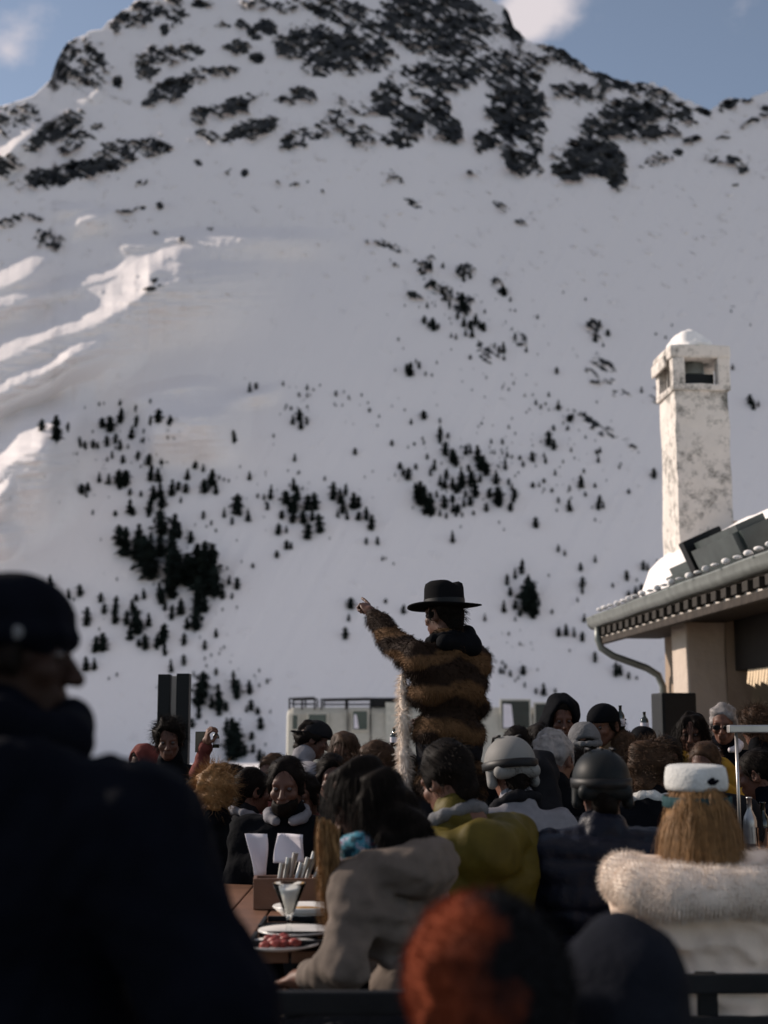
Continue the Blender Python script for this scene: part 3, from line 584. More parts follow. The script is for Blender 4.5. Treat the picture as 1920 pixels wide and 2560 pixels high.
# half-round sheet gutter with rolled lip
prof = [(-.02, .03), (-.03, -.02), (-.06, -.085), (-.105, -.115), (-.15, -.10), (-.18, -.05), (-.19, .012), (-.205, .026), (-.215, .012), (-.203, -.0), (-.195, -.06), (-.158, -.118), (-.105, -.135), (-.05, -.1), (-.012, -.03)]
n_ = len(prof); gs = np.linspace(-.22, 14.1, 60)
V = [(p[0], -s_, EZ + .0 + p[1] + .004 * math.sin(s_ * 3.1)) for s_ in gs for p in prof]
Q = [[i * n_ + k, i * n_ + (k + 1) % n_, (i + 1) * n_ + (k + 1) % n_, (i + 1) * n_ + k] for i in range(len(gs) - 1) for k in range(n_)]
b = MB(); b.add(V, Q); b.tube([(-.10, .225, EZ - .05), (-.10, .215, EZ - .05)], .1, 14)
b.build('gutter', M_metal, hut, True)
for i in range(15):
    b = MB(); V = [(p[0] * 1.02 - .0, -s_, EZ + p[1] * 1.02 - .002) for s_ in (.2 + i * .95, .225 + i * .95) for p in prof[1:10]]; k_ = 9
    b.add(V, [[j, j + 1, k_ + j + 1, k_ + j] for j in range(k_ - 1)]); b.build('gutter_bracket', M_dmetal, hut, True)
b = MB(); hb(b, -.2, 14, -.012, .03, EZ - .27, EZ - .02); b.build('fascia_board', M_board, hut)
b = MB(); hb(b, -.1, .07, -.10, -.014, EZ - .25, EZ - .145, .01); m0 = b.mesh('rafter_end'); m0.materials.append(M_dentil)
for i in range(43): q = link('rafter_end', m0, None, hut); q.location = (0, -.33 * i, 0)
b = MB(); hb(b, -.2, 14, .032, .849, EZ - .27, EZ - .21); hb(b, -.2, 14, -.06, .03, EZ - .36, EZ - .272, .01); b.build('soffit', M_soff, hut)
# snow guards: one small lump over each tile
b = MB(); bm = bmesh.new(); bmesh.ops.create_icosphere(bm, subdivisions=2, radius=1); bm.transform(Matrix.Diagonal((.05, .045, .028, 1))); b.bm(bm); m0 = b.mesh('snow_clump', True); m0.materials.append(M_snowr)
for i in range(43): q = link('snow_clump', m0, None, hut); q.location = (-.06 + .01 * math.sin(i * 5), -.33 * i, EZ + .125); q.scale = (1, .8 + .3 * math.sin(i * 2), 1 + .35 * math.sin(i * 3))
b = MB(); b.tube([(-.1, -.02, EZ - .12), (-.1, -.02, EZ - .3), (-.06, -.03, EZ - .42), (.1, -.06, EZ - .53), (.55, -.14, EZ - .70), (.70, -.17, EZ - .80), (.76, -.18, EZ - .96), (.76, -.18, .6), (.76, -.18, -.19)], .05, 12)
b.build('downpipe', M_metal, hut, True)
# snow cover on the roof
ss = np.linspace(.75, 13.9, 150); ww = np.linspace(.30, 4.55, 40)
S_, W_ = np.meshgrid(ss, ww)
edge = np.minimum.reduce([(W_ - .30) / .38, (S_ - .75) / .5, (13.9 - S_) / .4]); edge = np.clip(edge, 0, 1)
Hh = .47 * np.sqrt(np.clip(1 - (1 - edge) ** 2, 0, 1)) * (.86 + .35 * fbm(S_ * 1.1 + 3, W_ * 1.3, 9, 3))
duct = np.exp(-(np.clip(np.abs(S_ - 4.5) - 1.55, 0, 9) / .25) ** 2) * (1 - sstep(.75, 1.1, W_))
Hh *= 1 - .95 * duct
V = np.stack([W_ + .0, -S_, EZ + .10 + W_ * SL + Hh - .03], -1); ii = np.arange(S_.size).reshape(S_.shape)
Q = np.stack([ii[:-1, :-1], ii[:-1, 1:], ii[1:, 1:], ii[1:, :-1]], -1).reshape(-1, 4)
link('roof_snow', mesh_np('roof_snow', V.reshape(-1, 3), [Q]), M_snowr, hut)

# chimney: its own whitewashed stack with a hooded top
ch = empty('chimney', (0, 0, 0)); ch.parent = hut
CW0, CW1, CS0, CS1, CZ0, CZT = .61, 1.36, .9, 1.7, 3.2, 6.62
b = MB(); bm = bmesh.new(); bmesh.ops.create_cube(bm, size=1)
for v in bm.verts:
    k = 1.0 if v.co.z < 0 else .94
    v.co = Vector(((CW0 + CW1) / 2 + v.co.x * (CW1 - CW0) * k, -(CS0 + CS1) / 2 + v.co.y * (CS1 - CS0) * k, CZ0 if v.co.z < 0 else 5.99))
bmesh.ops.subdivide_edges(bm, edges=bm.edges[:], cuts=9, use_grid_fill=True); b.bm(bm)
wobbly(b, 'shaft', M_chim, ch, .022, 3.2)
b = MB(); z0, z1, z2 = 5.96, 6.38, 6.55; cw0, cw1, cs0, cs1 = CW0 - .02, CW1 + .015, CS0 - .02, CS1 + .02
for (a0, a1) in ((cw0, cw0 + .17), (cw1 - .17, cw1)):
    for (c0, c1) in ((cs0, cs0 + .16), (cs1 - .16, cs1)): hb(b, c0, c1, a0, a1, z0, z1, .02)
hb(b, cs0, cs1, cw0, cw1, z0 - .03, z0 + .06, .02); hb(b, cs0 - .01, cs1 + .01, cw0 - .03, cw1 + .015, z1 - .01, z2, .035)
hb(b, cs0 + .0, cs1 - .2, cw0 - .055, cw0 - .02, z1 - .10, z1 + .07, .03)
hb(b, cs0 + .18, cs0 + .24, cw0 + .1, cw1 - .1, z0, z1)
wobbly(b, 'cap', M_chim, ch, .014, 4)
b = MB(); b.lathe([(.0, z1 - .02), (.15, z1 - .02), (.15, z0 + .26), (.155, z0 + .25), (.02, z0 + .25)], ((CW0 + CW1) / 2 - .02, -(cs1 - .34), 0), 20)
b.lathe([(.035, z0 + .26), (.035, z0 + .02)], ((CW0 + CW1) / 2 + .02, -(cs1 - .3), 0), 10); b.build('flue', M_metal, ch, True)
b = MB(); hb(b, cs0 + .25, cs1 - .17, cw0 + .18, cw1 - .18, z0 + .02, z0 + .23); b.build('black_box', M_blackm, ch)  # black block low in the cap opening
b = MB(); bm = bmesh.new(); bmesh.ops.create_icosphere(bm, subdivisions=4, radius=1)
from mathutils import noise as mnoise
for v in bm.verts:
    k = 1 + .25 * mnoise.noise(v.co * 2.2 + Vector((3, 1, 5))); v.co = Vector((v.co.x * .31 * k, v.co.y * .34 * k, max(v.co.z, -.2) * (.34 + .05 * mnoise.noise(v.co * 3)) * (1 - .35 * math.hypot(v.co.x, v.co.y))))
bm.transform(Matrix.Translation(((CW0 + CW1) / 2 - .04, -(CS0 + CS1) / 2, z2 - .005))); b.bm(bm); b.build('snow_cap', M_snowr, ch, True)

# sheet-metal vent lying along the eave
vt = empty('roof_vent', (0, 0, 0)); vt.parent = hut
def tilt_box(s0, s1, w0, w1, z0, z1, tw, name, m, bev=.02):
    c = Vector(((w0 + w1) / 2, -(s0 + s1) / 2, (z0 + z1) / 2)); bm = bmesh.new(); bmesh.ops.create_cube(bm, size=1)
    bm.transform(Matrix.Diagonal((w1 - w0, s1 - s0, z1 - z0, 1))); bmesh.ops.bevel(bm, geom=bm.edges[:], offset=bev, segments=2, affect='EDGES')
    bm.transform(Matrix.Translation(c) @ Matrix.Rotation(R(tw), 4, 'Y')); q = MB(); q.bm(bm); return q.build(name, m, vt)
tilt_box(4.30, 5.85, .0, .46, EZ + .10, EZ + .56, -24, 'casing', M_dmetal, .07)
tilt_box(4.10, 4.295, -.03, .44, EZ + .10, EZ + .62, -24, 'collar', M_blackm, .01)
tilt_box(2.75, 4.0, .10, .5, EZ + .12, EZ + .43, -24, 'side_sheet', M_dmetal, .09)

# black loudspeaker on a stand by the hut corner
p = at(1683, 1733, 14.0); sp = empty('loudspeaker', (p.x, p.y, -.2), R(8)); tag(sp, 'tall black loudspeaker box standing in front of the hut pilaster', 'speaker')
zt = p.z + .2
b = MB(); b.box((-.175, -.16, zt - .62), (.175, .16, zt), .015); b.build('cabinet', M_blackm, sp)
b = MB(); b.box((-.15, -.168, zt - .59), (.15, -.161, zt - .03), .003); b.build('grille', M_rub, sp)
b = MB(); b.tube([(0, 0, zt - .62), (0, 0, .5)], .02, 10)
for k in range(3): b.tube([(0, 0, .55), (.45 * math.cos(k * 2.09), .45 * math.sin(k * 2.09), .02)], .012, 8)
b.build('tripod', M_rub, sp)

# ------------------------------------------------------------------ van behind the crowd
VY = 40.0
vL, vR = at(716, 1775, VY), at(1395, 1775, VY)
van = empty('camper_van', (0, 0, 0)); tag(van, 'long pale beige camper bus with roof rack parked behind the crowd', 'van')
zt = at(900, 1768, VY).z; x0, x1 = vL.x, vR.x; vg = -.26
b = MB()
# side profile: rounded box with a slight tumblehome
pr = [(0, vg + .55), (-.03, 1.0), (0.0, 1.45), (.10, zt - .16), (.26, zt), (1.9, zt), (2.06, zt - .16), (2.16, 1.4), (2.16, vg + .55)]
xs = [(x0, .12), (x0 + .05, .04), (x0 + .18, 0), (x1 - .3, 0), (x1 - .08, .05), (x1, .14)]
n_ = len(pr); V = []
for x_, ins in xs:
    for (y_, z_) in pr:
        V.append((x_, VY + (y_ - 1.08) * (1 - ins) + 1.08, vg + .55 + (z_ - vg - .55) * (1 - ins * .6)))
Q = [[i * n_ + k, i * n_ + k + 1, (i + 1) * n_ + k + 1, (i + 1) * n_ + k] for i in range(len(xs) - 1) for k in range(n_ - 1)] + [[i * n_ + n_ - 1, i * n_, (i + 1) * n_, (i + 1) * n_ + n_ - 1] for i in range(len(xs) - 1)]
b.add(V, Q, [[0, k + 1, k] for k in range(1, n_ - 1)] + [[(len(xs) - 1) * n_ + 0, (len(xs) - 1) * n_ + k, (len(xs) - 1) * n_ + k + 1] for k in range(1, n_ - 1)])
b.build('body', M_van, van)
def van_win(px0, px1, py0, py1, curtain=False):
    a, c = at(px0, py0, VY - .03), at(px1, py1, VY - .03)
    q = MB(); q.box((a.x - .05, VY - .055, c.z - .05), (c.x + .05, VY + .07, a.z + .05), .02); f = q.build('window', M_van, van)
    q = MB(); q.box((a.x, VY - .075, c.z), (c.x, VY - .056, a.z), .006); q.build('pane', M_vglass, f)
    if curtain:
        q = MB(); m_ = a.x + (c.x - a.x) * .42
        q.add([(a.x + .04, VY - .082, a.z - .08), (m_ - .06, VY - .082, a.z - .1), (m_, VY - .082, c.z + .03), (a.x + .03, VY - .082, c.z + .03)], [[0, 3, 2, 1]])
        q.build('curtain', M_paper, f)
van_win(732, 744, 1788, 1823); van_win(772, 816, 1786, 1850); van_win(882, 918, 1778, 1824, True); van_win(1254, 1324, 1752, 1822, True); van_win(1338, 1376, 1760, 1830)
b = MB(); a, c = at(868, 1766, VY - .02), at(926, 1846, VY - .02)
for q_ in ((a.x, a.x + .02), (c.x, c.x + .02)): b.box((q_[0], VY - .052, vg + .6), (q_[1], VY + .05, a.z))
b.build('door_seam', M_rub, van)
b = MB(); a, c = at(964, 1756, VY - .02), at(992, 1846, VY - .02); b.box((a.x, VY - .045, 1.0), (c.x, VY + .04, a.z), .01); b.build('side_locker', mat('pale panel', (.45, .44, .38), rough=.5), van)
rk_ = MB(); zr = zt + .06
def rack(pa, pb, zh):
    xa, xb = at(pa, 1760, VY).x, at(pb, 1760, VY).x
    for y_ in (VY + .15, VY + 1.85):
        rk_.tube([(xa, y_, zt + zh), (xb, y_, zt + zh + .03)], .025, 6); rk_.tube([(xa, y_, zt + zh * .45), (xb, y_, zt + zh * .45)], .014, 6)
    n = max(3, int((xb - xa) / .75))
    for i in range(n):
        x_ = xa + (xb - xa) * i / (n - 1)
        for y_ in (VY + .15, VY + 1.85): rk_.tube([(x_, y_, zt - .06), (x_, y_, zt + zh + .02)], .028, 6)
rack(723, 786, .24); rack(803, 926, .22)
rk_.build('roof_rack', M_rub, van)
b = MB(); a, c = at(925, 1733, VY), at(1024, 1733, VY); b.box((a.x, VY + .2, zt + .004), (c.x, VY + 1.7, zt + .27), .03); b.box((c.x + .01, VY + .3, zt + .004), (c.x + 1.8, VY + 1.6, zt + .2), .03); b.build('roof_box', M_rub, van)
for x_ in (x0 + 1.3, x1 - 1.5):
    for y_ in (VY + .1, VY + 1.95):
        q = MB(); bm = bmesh.new(); bmesh.ops.create_cone(bm, cap_ends=True, segments=24, radius1=.4, radius2=.4, depth=.25); bm.transform(Matrix.Translation((x_, y_, vg + .4)) @ Matrix.Rotation(R(90), 4, 'X')); q.bm(bm); q.build('wheel', M_rub, van)

# ------------------------------------------------------------------ pair of black posts with a pale strip
p = at(436, 1686, 10.6); ps = empty('gate_posts', (p.x, p.y, -.2)); tag(ps, 'two tall black posts, pale strip painted as a sunlit face, behind the curly haired man', 'post')
H_ = p.z + .2; k = p.y / FOC
b = MB(); b.box((-38 * k, -.05, 0), (-8 * k, .06, H_), .006); b.build('post', M_blackm, ps)
b = MB(); b.box((8 * k, -.055, 0), (40 * k, .065, H_ + .005), .006); b.build('post', M_blackm, ps)
b = MB(); b.box((-6 * k, .0, 0), (6 * k, .03, H_ - .01), .004); b.build('strip', M_board, ps)  # pale colour stands in for a sunlit post face

# ------------------------------------------------------------------ benches, tables and what stands on them
def bench(name, x0, x1, y, zr, label, yaw=0.0, seat=.45, grp='benches around the tables'):
    r = empty(name, ((x0 + x1) / 2, y, 0), yaw); tag(r, label, 'bench', grp); L = (x1 - x0) / 2
    b = MB()
    for k in range(3): b.box((-L, -.02 + k * .13, seat - .04), (L, .10 + k * .13, seat), .006)
    b.build('seat', M_bench, r)
    b = MB(); b.box((-L, -.085, zr - .055), (L, -.055, zr), .006); b.build('back_rail', M_bench, r)
    b = MB(); b.box((-L, -.078, zr - .19), (L, -.055, zr - .12), .006); b.build('back_rail', M_bench, r)
    for sx in (-1, 1):
        b = MB(); b.box((sx * (L - .1) - .03, -.055, 0), (sx * (L - .1) + .03, -.015, zr), .005); b.box((sx * (L - .1) - .03, .28, 0), (sx * (L - .1) + .03, .33, seat - .042), .005); b.build('leg', M_rub, r)
    return r
za = at(1800, 2436, 4.36)
bench('bench', .86, 2.4, 4.44, za.z, 'bench with dark back rail behind the woman in the white fur jacket')
zb_ = at(850, 2478, 3.5)
bench('bench', -.62, .30, 3.58, zb_.z, 'low dark bench behind the woman in the taupe parka', 0, .40)
bench('bench', .28, 1.3, 4.75, .72, 'bench carrying the guest in the mustard jacket')
bench('bench', .0, 1.2, 6.84, .80, 'bench the man in the black hat is standing on', 0, .45)
def table(x0, x1, y0, y1, z, label, m=None):
    r = empty('table', ((x0 + x1) / 2, (y0 + y1) / 2, 0)); tag(r, label, 'table', 'wooden tables on the terrace'); hx, hy = (x1 - x0) / 2, (y1 - y0) / 2
    b = MB(); n = max(3, int(2 * hx / .14)); d = 2 * hx / n
    for i in range(n): b.box((-hx + i * d, -hy, z - .035), (-hx + (i + 1) * d - .008, hy, z), .004)
    b.build('tabletop', m or M_tabw, r)
    for sx in (-1, 1):
        for sy in (-1, 1):
            b = MB(); b.box((sx * (hx - .08) - .03, sy * (hy - .15) - .03, 0), (sx * (hx - .08) + .03, sy * (hy - .15) + .03, z - .037), .005); b.build('leg', M_rub, r)
    return r
T1 = table(-1.0, -.14, 4.5, 7.3, .75, 'wooden table with plates beside the woman in the taupe parka')
T2 = table(.05, 1.0, 5.75, 6.55, .75, 'wooden table in front of the guest in the mustard jacket')
T3 = table(1.55, 3.0, 7.4, 8.9, .78, 'table with bottles and glasses at the right edge')
def on_table(px, py, z):
    d = sray(px, py); t = (z - CAMZ) / d.z; return Vector((d.x * t, d.y * t, z))
# sundae glass: wide white cone on a stem
p = on_table(722, 2344, .755); k = p.y / FOC
g = empty('dessert_glass', p); tag(g, 'wide cone shaped white dessert glass on a stem at the table end', 'glass')
b = MB(); b.lathe([(.0, .0), (.055, .0), (.05, .006), (.010, .016), (.006, .05), (.009, .062), (.012, .068), (41 * k, .172), (40 * k, .173), (.012, .073), (0, .072)], (0, 0, 0), 28); b.build('bowl', M_clear, g, True)
b = MB(); b.lathe([(0, .0745), (.011, .0755), (29.5 * k, .149), (20 * k, .152), (0, .150)], (0, 0, 0), 24); b.build('filling', M_china, g, True)
p = on_table(762, 2303, .755); g = empty('salad_bowl', p); tag(g, 'shallow white bowl with yellow food beside the dessert glass', 'bowl')
b = MB(); b.lathe([(0, .004), (.05, .0), (.06, .004), (.115, .052), (.112, .056), (.055, .012), (0, .01)], seg=30); b.build('dish', M_china, g, True)
b = MB(); b.lathe([(0, .05), (.05, .046), (.1, .036)], seg=20); b.build('food', M_food, g, True)
def tray(px, py, w_, d_, label, rot=0):
    p = on_table(px, py, .755); g = empty('serving_tray', p, rot); tag(g, label, 'tray', 'trays on the long table')
    b = MB(); b.box((-w_, -d_, 0), (w_, d_, .008), .003)
    for sx in (-1, 1): b.box((sx * w_ - .006, -d_, .0085), (sx * w_ + .006, d_, .028), .003)
    for sy in (-1, 1): b.box((-w_ + .007, sy * d_ - .006, .0085), (w_ - .007, sy * d_ + .006, .028), .003)
    b.build('base', M_blackm, g); return g
tray(775, 2322, .16, .12, 'black serving tray under the salad bowl'); tray(770, 2362, .17, .10, 'black serving tray at the front edge of the table')
p = on_table(742, 2340, .765); g = empty('plate', p); tag(g, 'white plate between the two black trays', 'plate')
b = MB(); b.lathe([(0, .004), (.07, .004), (.125, .018), (.124, .022), (.07, .009), (0, .009)], seg=30); b.build('dish', M_china, g, True)
p = on_table(700, 2375, .755); g = empty('plate', p); tag(g, 'plate of red food at the near left corner of the table', 'plate')
b = MB(); b.lathe([(0, .004), (.07, .004), (.12, .018), (.119, .022), (.07, .009), (0, .009)], seg=30); b.build('dish', M_china, g, True)
q = MB()
for i in range(16):
    a_ = RNG.random() * 6.28; r_ = .075 * RNG.random() ** .5; bm = bmesh.new(); bmesh.ops.create_icosphere(bm, subdivisions=1, radius=.018); bm.transform(Matrix.Translation((math.cos(a_) * r_, math.sin(a_) * r_, .022 + .012 * RNG.random())) @ Matrix.Diagonal((1.2, 1, .7, 1))); q.bm(bm)
q.build('food', M_redfood, g, True)
p = on_table(712, 2268, .752); g = empty('menu_box', p, R(4)); k = p.y / FOC; tag(g, 'brown wooden cutlery box behind the dessert glass', 'box')
b = MB(); hx, hz = 76 * k, 72 * k
b.box((-hx, -.07, 0), (hx, -.055, hz), .003); b.box((-hx, .055, 0), (hx, .07, hz), .003); b.box((-hx, -.054, 0), (-hx + .014, .054, hz), .003); b.box((hx - .014, -.054, 0), (hx, .054, hz), .003); b.box((-hx + .015, -.053, .002), (hx - .015, .053, .012))
b.build('crate', M_tabw, g)
b = MB()
for i in range(7): b.tube([(-.03 + i * .02, .01 * (i % 3), .06), (-.01 + i * .025, .02 * (i % 2), hz + .05 + .02 * (i % 3))], [.006, .012], 8)
b.build('cutlery', M_steel, g)
def sheet(px, py, w_, h_, tx, rz, label, name='napkin', m=None, Y=None):
    p = at(px, py, Y); g = empty(name, p, rz); tag(g, label, name, 'papers held over the long table'); n = 8
    V = []; Q = []
    for i in range(n + 1):
        for j in range(n + 1):
            u, v = i / n - .5, j / n
            V.append((u * w_, .03 * math.sin(u * 4 + v * 3) + v * tx, v * h_ - h_))
    for i in range(n):
        for j in range(n): a = i * (n + 1) + j; Q.append([a, a + n + 1, a + n + 2, a + 1])
    b = MB(); b.add(V, Q); o = b.build('sheet', m or M_paper, g, True); md = o.modifiers.new('thick', 'SOLIDIFY'); md.thickness = .002
sheet(722, 2086, .115, .11, .03, R(-8), 'bright white paper menu held up over the table', Y=5.9)
sheet(652, 2086, .075, .165, .05, R(28), 'grey white paper sheet hanging beside the black jacket', Y=5.95)
def bottle(px, py, Y, h, label, r=.032, m=None, z=None):
    p = at(px, py, Y); o = MB(); o.lathe([(0, 0), (r, 0), (r, h * .58), (r * .85, h * .66), (r * .38, h * .78), (r * .36, h * .97), (r * .45, h * .97), (r * .45, h), (0, h)], seg=18)
    g = empty('bottle', (p.x, p.y, p.z if z is None else z)); tag(g, label, 'bottle', 'bottles among the guests'); o.build('glass_body', m or M_glass, g, True)
    q = MB(); q.lathe([(r + .0015, h * .2), (r + .0015, h * .48)], seg=18); q.build('paper_label', M_paper if m is None else m, g, True)
    return g
def tumbler(px, py, Y, h, label, r=.035, z=None, m=None):
    p = at(px, py, Y); g = empty('drinking_glass', (p.x, p.y, z)); tag(g, label, 'glass', 'glasses on the tables')
    o = MB(); o.lathe([(0, 0), (r * .8, 0), (r, h), (r * .93, h), (r * .74, .01), (0, .012)], seg=18); o.build('tumbler', m or M_clear, g, True)
    return g
# ------------------------------------------------------------------ implicit shapes -> one continuous skin
class Sdf:
    def __init__(self, h, k=.02): self.h, self.k, self.ops = h, k, []
    def cap(self, a, b, ra, rb=None, k=None, sub=False):
        self.ops.append(('c', np.array(a, float), np.array(b, float), ra, ra if rb is None else rb, self.k if k is None else k, sub)); return self
    def ell(self, c, r, rot=None, k=None, sub=False):
        self.ops.append(('e', np.array(c, float), np.array(r, float), np.eye(3) if rot is None else np.array(rot), None, self.k if k is None else k, sub)); return self
    def plane(self, p, n, k=.01):       # keeps the side the normal points away from
        self.ops.append(('p', np.array(p, float), np.array(n, float) / np.linalg.norm(n), None, None, k, True)); return self
    def xform(self, M):
        A = np.array(M)[:3, :3]; t = np.array(M)[:3, 3]; sc_ = abs(np.linalg.det(A)) ** (1 / 3); o = Sdf(self.h, self.k)
        for op in self.ops:
            if op[0] == 'c': o.ops.append(('c', A @ op[1] + t, A @ op[2] + t, op[3] * sc_, op[4] * sc_, op[5], op[6]))
            elif op[0] == 'e': o.ops.append(('e', A @ op[1] + t, op[2] * sc_, (A / sc_) @ op[3], None, op[5], op[6]))
            else: o.ops.append(('p', A @ op[1] + t, (A / sc_) @ op[2], None, None, op[5], True))
        return o
    def mesh(self, disp=None):
        los, his = [], []
        for op in self.ops:
            if op[0] == 'c' and not op[6]:
                m = max(op[3], op[4]); los.append(np.minimum(op[1], op[2]) - m); his.append(np.maximum(op[1], op[2]) + m)
            elif op[0] == 'e' and not op[6]:
                m = np.abs(op[3]) @ op[2]; los.append(op[1] - m); his.append(op[1] + m)
        h = self.h; lo = np.min(los, 0) - 4 * h - .02; hi = np.max(his, 0) + 4 * h + .02
        n = np.ceil((hi - lo) / h).astype(int) + 1
        f = np.full(n, .2, dtype=np.float32); ax = [lo[i] + h * np.arange(n[i]) for i in range(3)]
        for op in self.ops:
            kk = op[5]
            if op[0] == 'p': sl_ = (slice(0, n[0]), slice(0, n[1]), slice(0, n[2]))
            else:
                if op[0] == 'c': m = max(op[3], op[4]); a, b_ = np.minimum(op[1], op[2]) - m, np.maximum(op[1], op[2]) + m
                else: m = np.abs(op[3]) @ op[2]; a, b_ = op[1] - m, op[1] + m
                mar = .035 + kk; i0 = np.clip(((a - mar - lo) / h).astype(int), 0, n - 1); i1 = np.clip(((b_ + mar - lo) / h).astype(int) + 2, 1, n)
                sl_ = tuple(slice(i0[i], i1[i]) for i in range(3))
            X, Y, Z = np.meshgrid(ax[0][sl_[0]], ax[1][sl_[1]], ax[2][sl_[2]], indexing='ij', sparse=True)
            if op[0] == 'c':
                d = op[2] - op[1]; L2 = max(d @ d, 1e-9)
                t = np.clip(((X - op[1][0]) * d[0] + (Y - op[1][1]) * d[1] + (Z - op[1][2]) * d[2]) / L2, 0, 1)
                q = np.sqrt((X - op[1][0] - t * d[0]) ** 2 + (Y - op[1][1] - t * d[1]) ** 2 + (Z - op[1][2] - t * d[2]) ** 2) - (op[3] + (op[4] - op[3]) * t)
            elif op[0] == 'e':
                P = [X - op[1][0], Y - op[1][1], Z - op[1][2]]; Rt = op[3]
                u = [(P[0] * Rt[0, i] + P[1] * Rt[1, i] + P[2] * Rt[2, i]) for i in range(3)]
                k0 = np.sqrt(sum((u[i] / op[2][i]) ** 2 for i in range(3))); k1 = np.sqrt(sum((u[i] / op[2][i] ** 2) ** 2 for i in range(3)))
                q = k0 * (k0 - 1) / np.maximum(k1, 1e-6)
            else: q = -((X - op[1][0]) * op[2][0] + (Y - op[1][1]) * op[2][1] + (Z - op[1][2]) * op[2][2])
            g = f[sl_]
            if op[6]:
                q = -q; e = np.maximum(kk - np.abs(g - q), 0) / kk; f[sl_] = np.maximum(g, q) + e * e * kk * .25
            else:
                e = np.maximum(kk - np.abs(g - q), 0) / kk; f[sl_] = np.minimum(g, q) - e * e * kk * .25
        if disp is not None:
            X, Y, Z = np.meshgrid(*ax, indexing='ij', sparse=True); f = f - disp(X, Y, Z)
        return nets(f, lo, h)
def nets(f, lo, h):
    s = f < 0; n = f.shape
    acc = np.zeros((n[0] - 1, n[1] - 1, n[2] - 1, 3), dtype=np.float32); cnt = np.zeros(acc.shape[:3], dtype=np.float32)
    cs = [(slice(0, -1) if o == 0 else slice(1, None)) for o in (0, 1)]
    for axis in range(3):
        o1, o2 = [i for i in range(3) if i != axis]
        for p in (0, 1):
            for q in (0, 1):
                i0 = [None] * 3; i0[axis] = cs[0]; i0[o1] = cs[p]; i0[o2] = cs[q]; i1 = list(i0); i1[axis] = cs[1]
                a, b = f[tuple(i0)], f[tuple(i1)]; m = (a < 0) != (b < 0)
                w_ = np.nonzero(m); t = a[w_] / (a[w_] - b[w_])
                acc[w_ + (axis,)] += t
                if p: acc[w_ + (o1,)] += 1
                if q: acc[w_ + (o2,)] += 1
                cnt[w_] += 1
    act = cnt > 0; ids = np.full(act.shape, -1, dtype=np.int64); ids[act] = np.arange(act.sum())
    ijk = np.argwhere(act); V = (ijk + acc[act] / cnt[act][:, None]) * h + lo
    F = []
    for axis in range(3):
        o1, o2 = (axis + 1) % 3, (axis + 2) % 3
        sl0 = [slice(None)] * 3; sl1 = [slice(None)] * 3; sl0[axis] = slice(0, -1); sl1[axis] = slice(1, None)
        a, b = s[tuple(sl0)], s[tuple(sl1)]; c = np.argwhere(a != b)
        ok = (c[:, o1] > 0) & (c[:, o2] > 0) & (c[:, o1] < n[o1] - 1) & (c[:, o2] < n[o2] - 1); c = c[ok]
        fl = a[tuple(c.T)]
        def cell(d1, d2):
            e = c.copy(); e[:, o1] += d1; e[:, o2] += d2; return ids[tuple(e.T)]
        q = np.stack([cell(-1, -1), cell(0, -1), cell(0, 0), cell(-1, 0)], -1); q[~fl] = q[~fl][:, ::-1]; F.append(q)
    return V, np.concatenate(F)
def vnormals(V, F):
    nrm = np.zeros_like(V); a = np.cross(V[F[:, 2]] - V[F[:, 0]], V[F[:, 3]] - V[F[:, 1]])
    for k in range(4): np.add.at(nrm, F[:, k], a)
    return nrm / np.maximum(np.linalg.norm(nrm, axis=1), 1e-9)[:, None]
def waves(seed, amp, fr, n=7):
    g = np.random.default_rng(seed); K = g.normal(size=(n, 3)); K /= np.linalg.norm(K, axis=1)[:, None]; K *= (fr * (.6 + .9 * g.random(n)))[:, None]; ph = g.random(n) * 6.28
    def fn(X, Y, Z):
        s_ = 0
        for i in range(n): s_ = s_ + np.sin(X * K[i, 0] + Y * K[i, 1] + Z * K[i, 2] + ph[i])
        return s_ * amp / n ** .5
    return fn
def strands(V, N, n, length, width, flow, seg=4, rnd=.35, curl=0.0, seed=0, out_=.4):
    """thin tapering ribbons growing from a surface; flow(P, N) gives the direction they turn to"""
    g = np.random.default_rng(seed); i = g.integers(0, len(V), n); P = V[i].copy(); d = N[i] * out_ + g.normal(size=(n, 3)) * rnd * .5
    L = length * (.5 + .8 * g.random(n)); pts = []
    sidev = None; ph = g.random(n) * 6.28
    for s_ in range(seg + 1):
        fd = flow(P, N[i]); d = d * .55 + fd * .55 + g.normal(size=(n, 3)) * rnd * .25
        if curl: d = d + np.stack([np.cos(ph + s_ * 1.9), np.sin(ph + s_ * 1.9), np.zeros(n)], -1) * curl
        dn = d / np.maximum(np.linalg.norm(d, axis=1), 1e-9)[:, None]
        if sidev is None:
            sidev = np.cross(dn, N[i] + g.normal(size=(n, 3)) * .4); sidev /= np.maximum(np.linalg.norm(sidev, axis=1), 1e-9)[:, None]
        w_ = width * (1 - .85 * s_ / seg)
        pts.append(np.stack([P - sidev * w_, P + sidev * w_], 1)); P = P + dn * (L / seg)[:, None]
    W = np.stack(pts, 1).reshape(n, -1, 3); k = 2 * (seg + 1); base = (np.arange(n) * k)[:, None]
    Q = np.concatenate([base + np.array([2 * j, 2 * j + 1, 2 * j + 3, 2 * j + 2])[None] for j in range(seg)])
    return W.reshape(-1, 3), Q

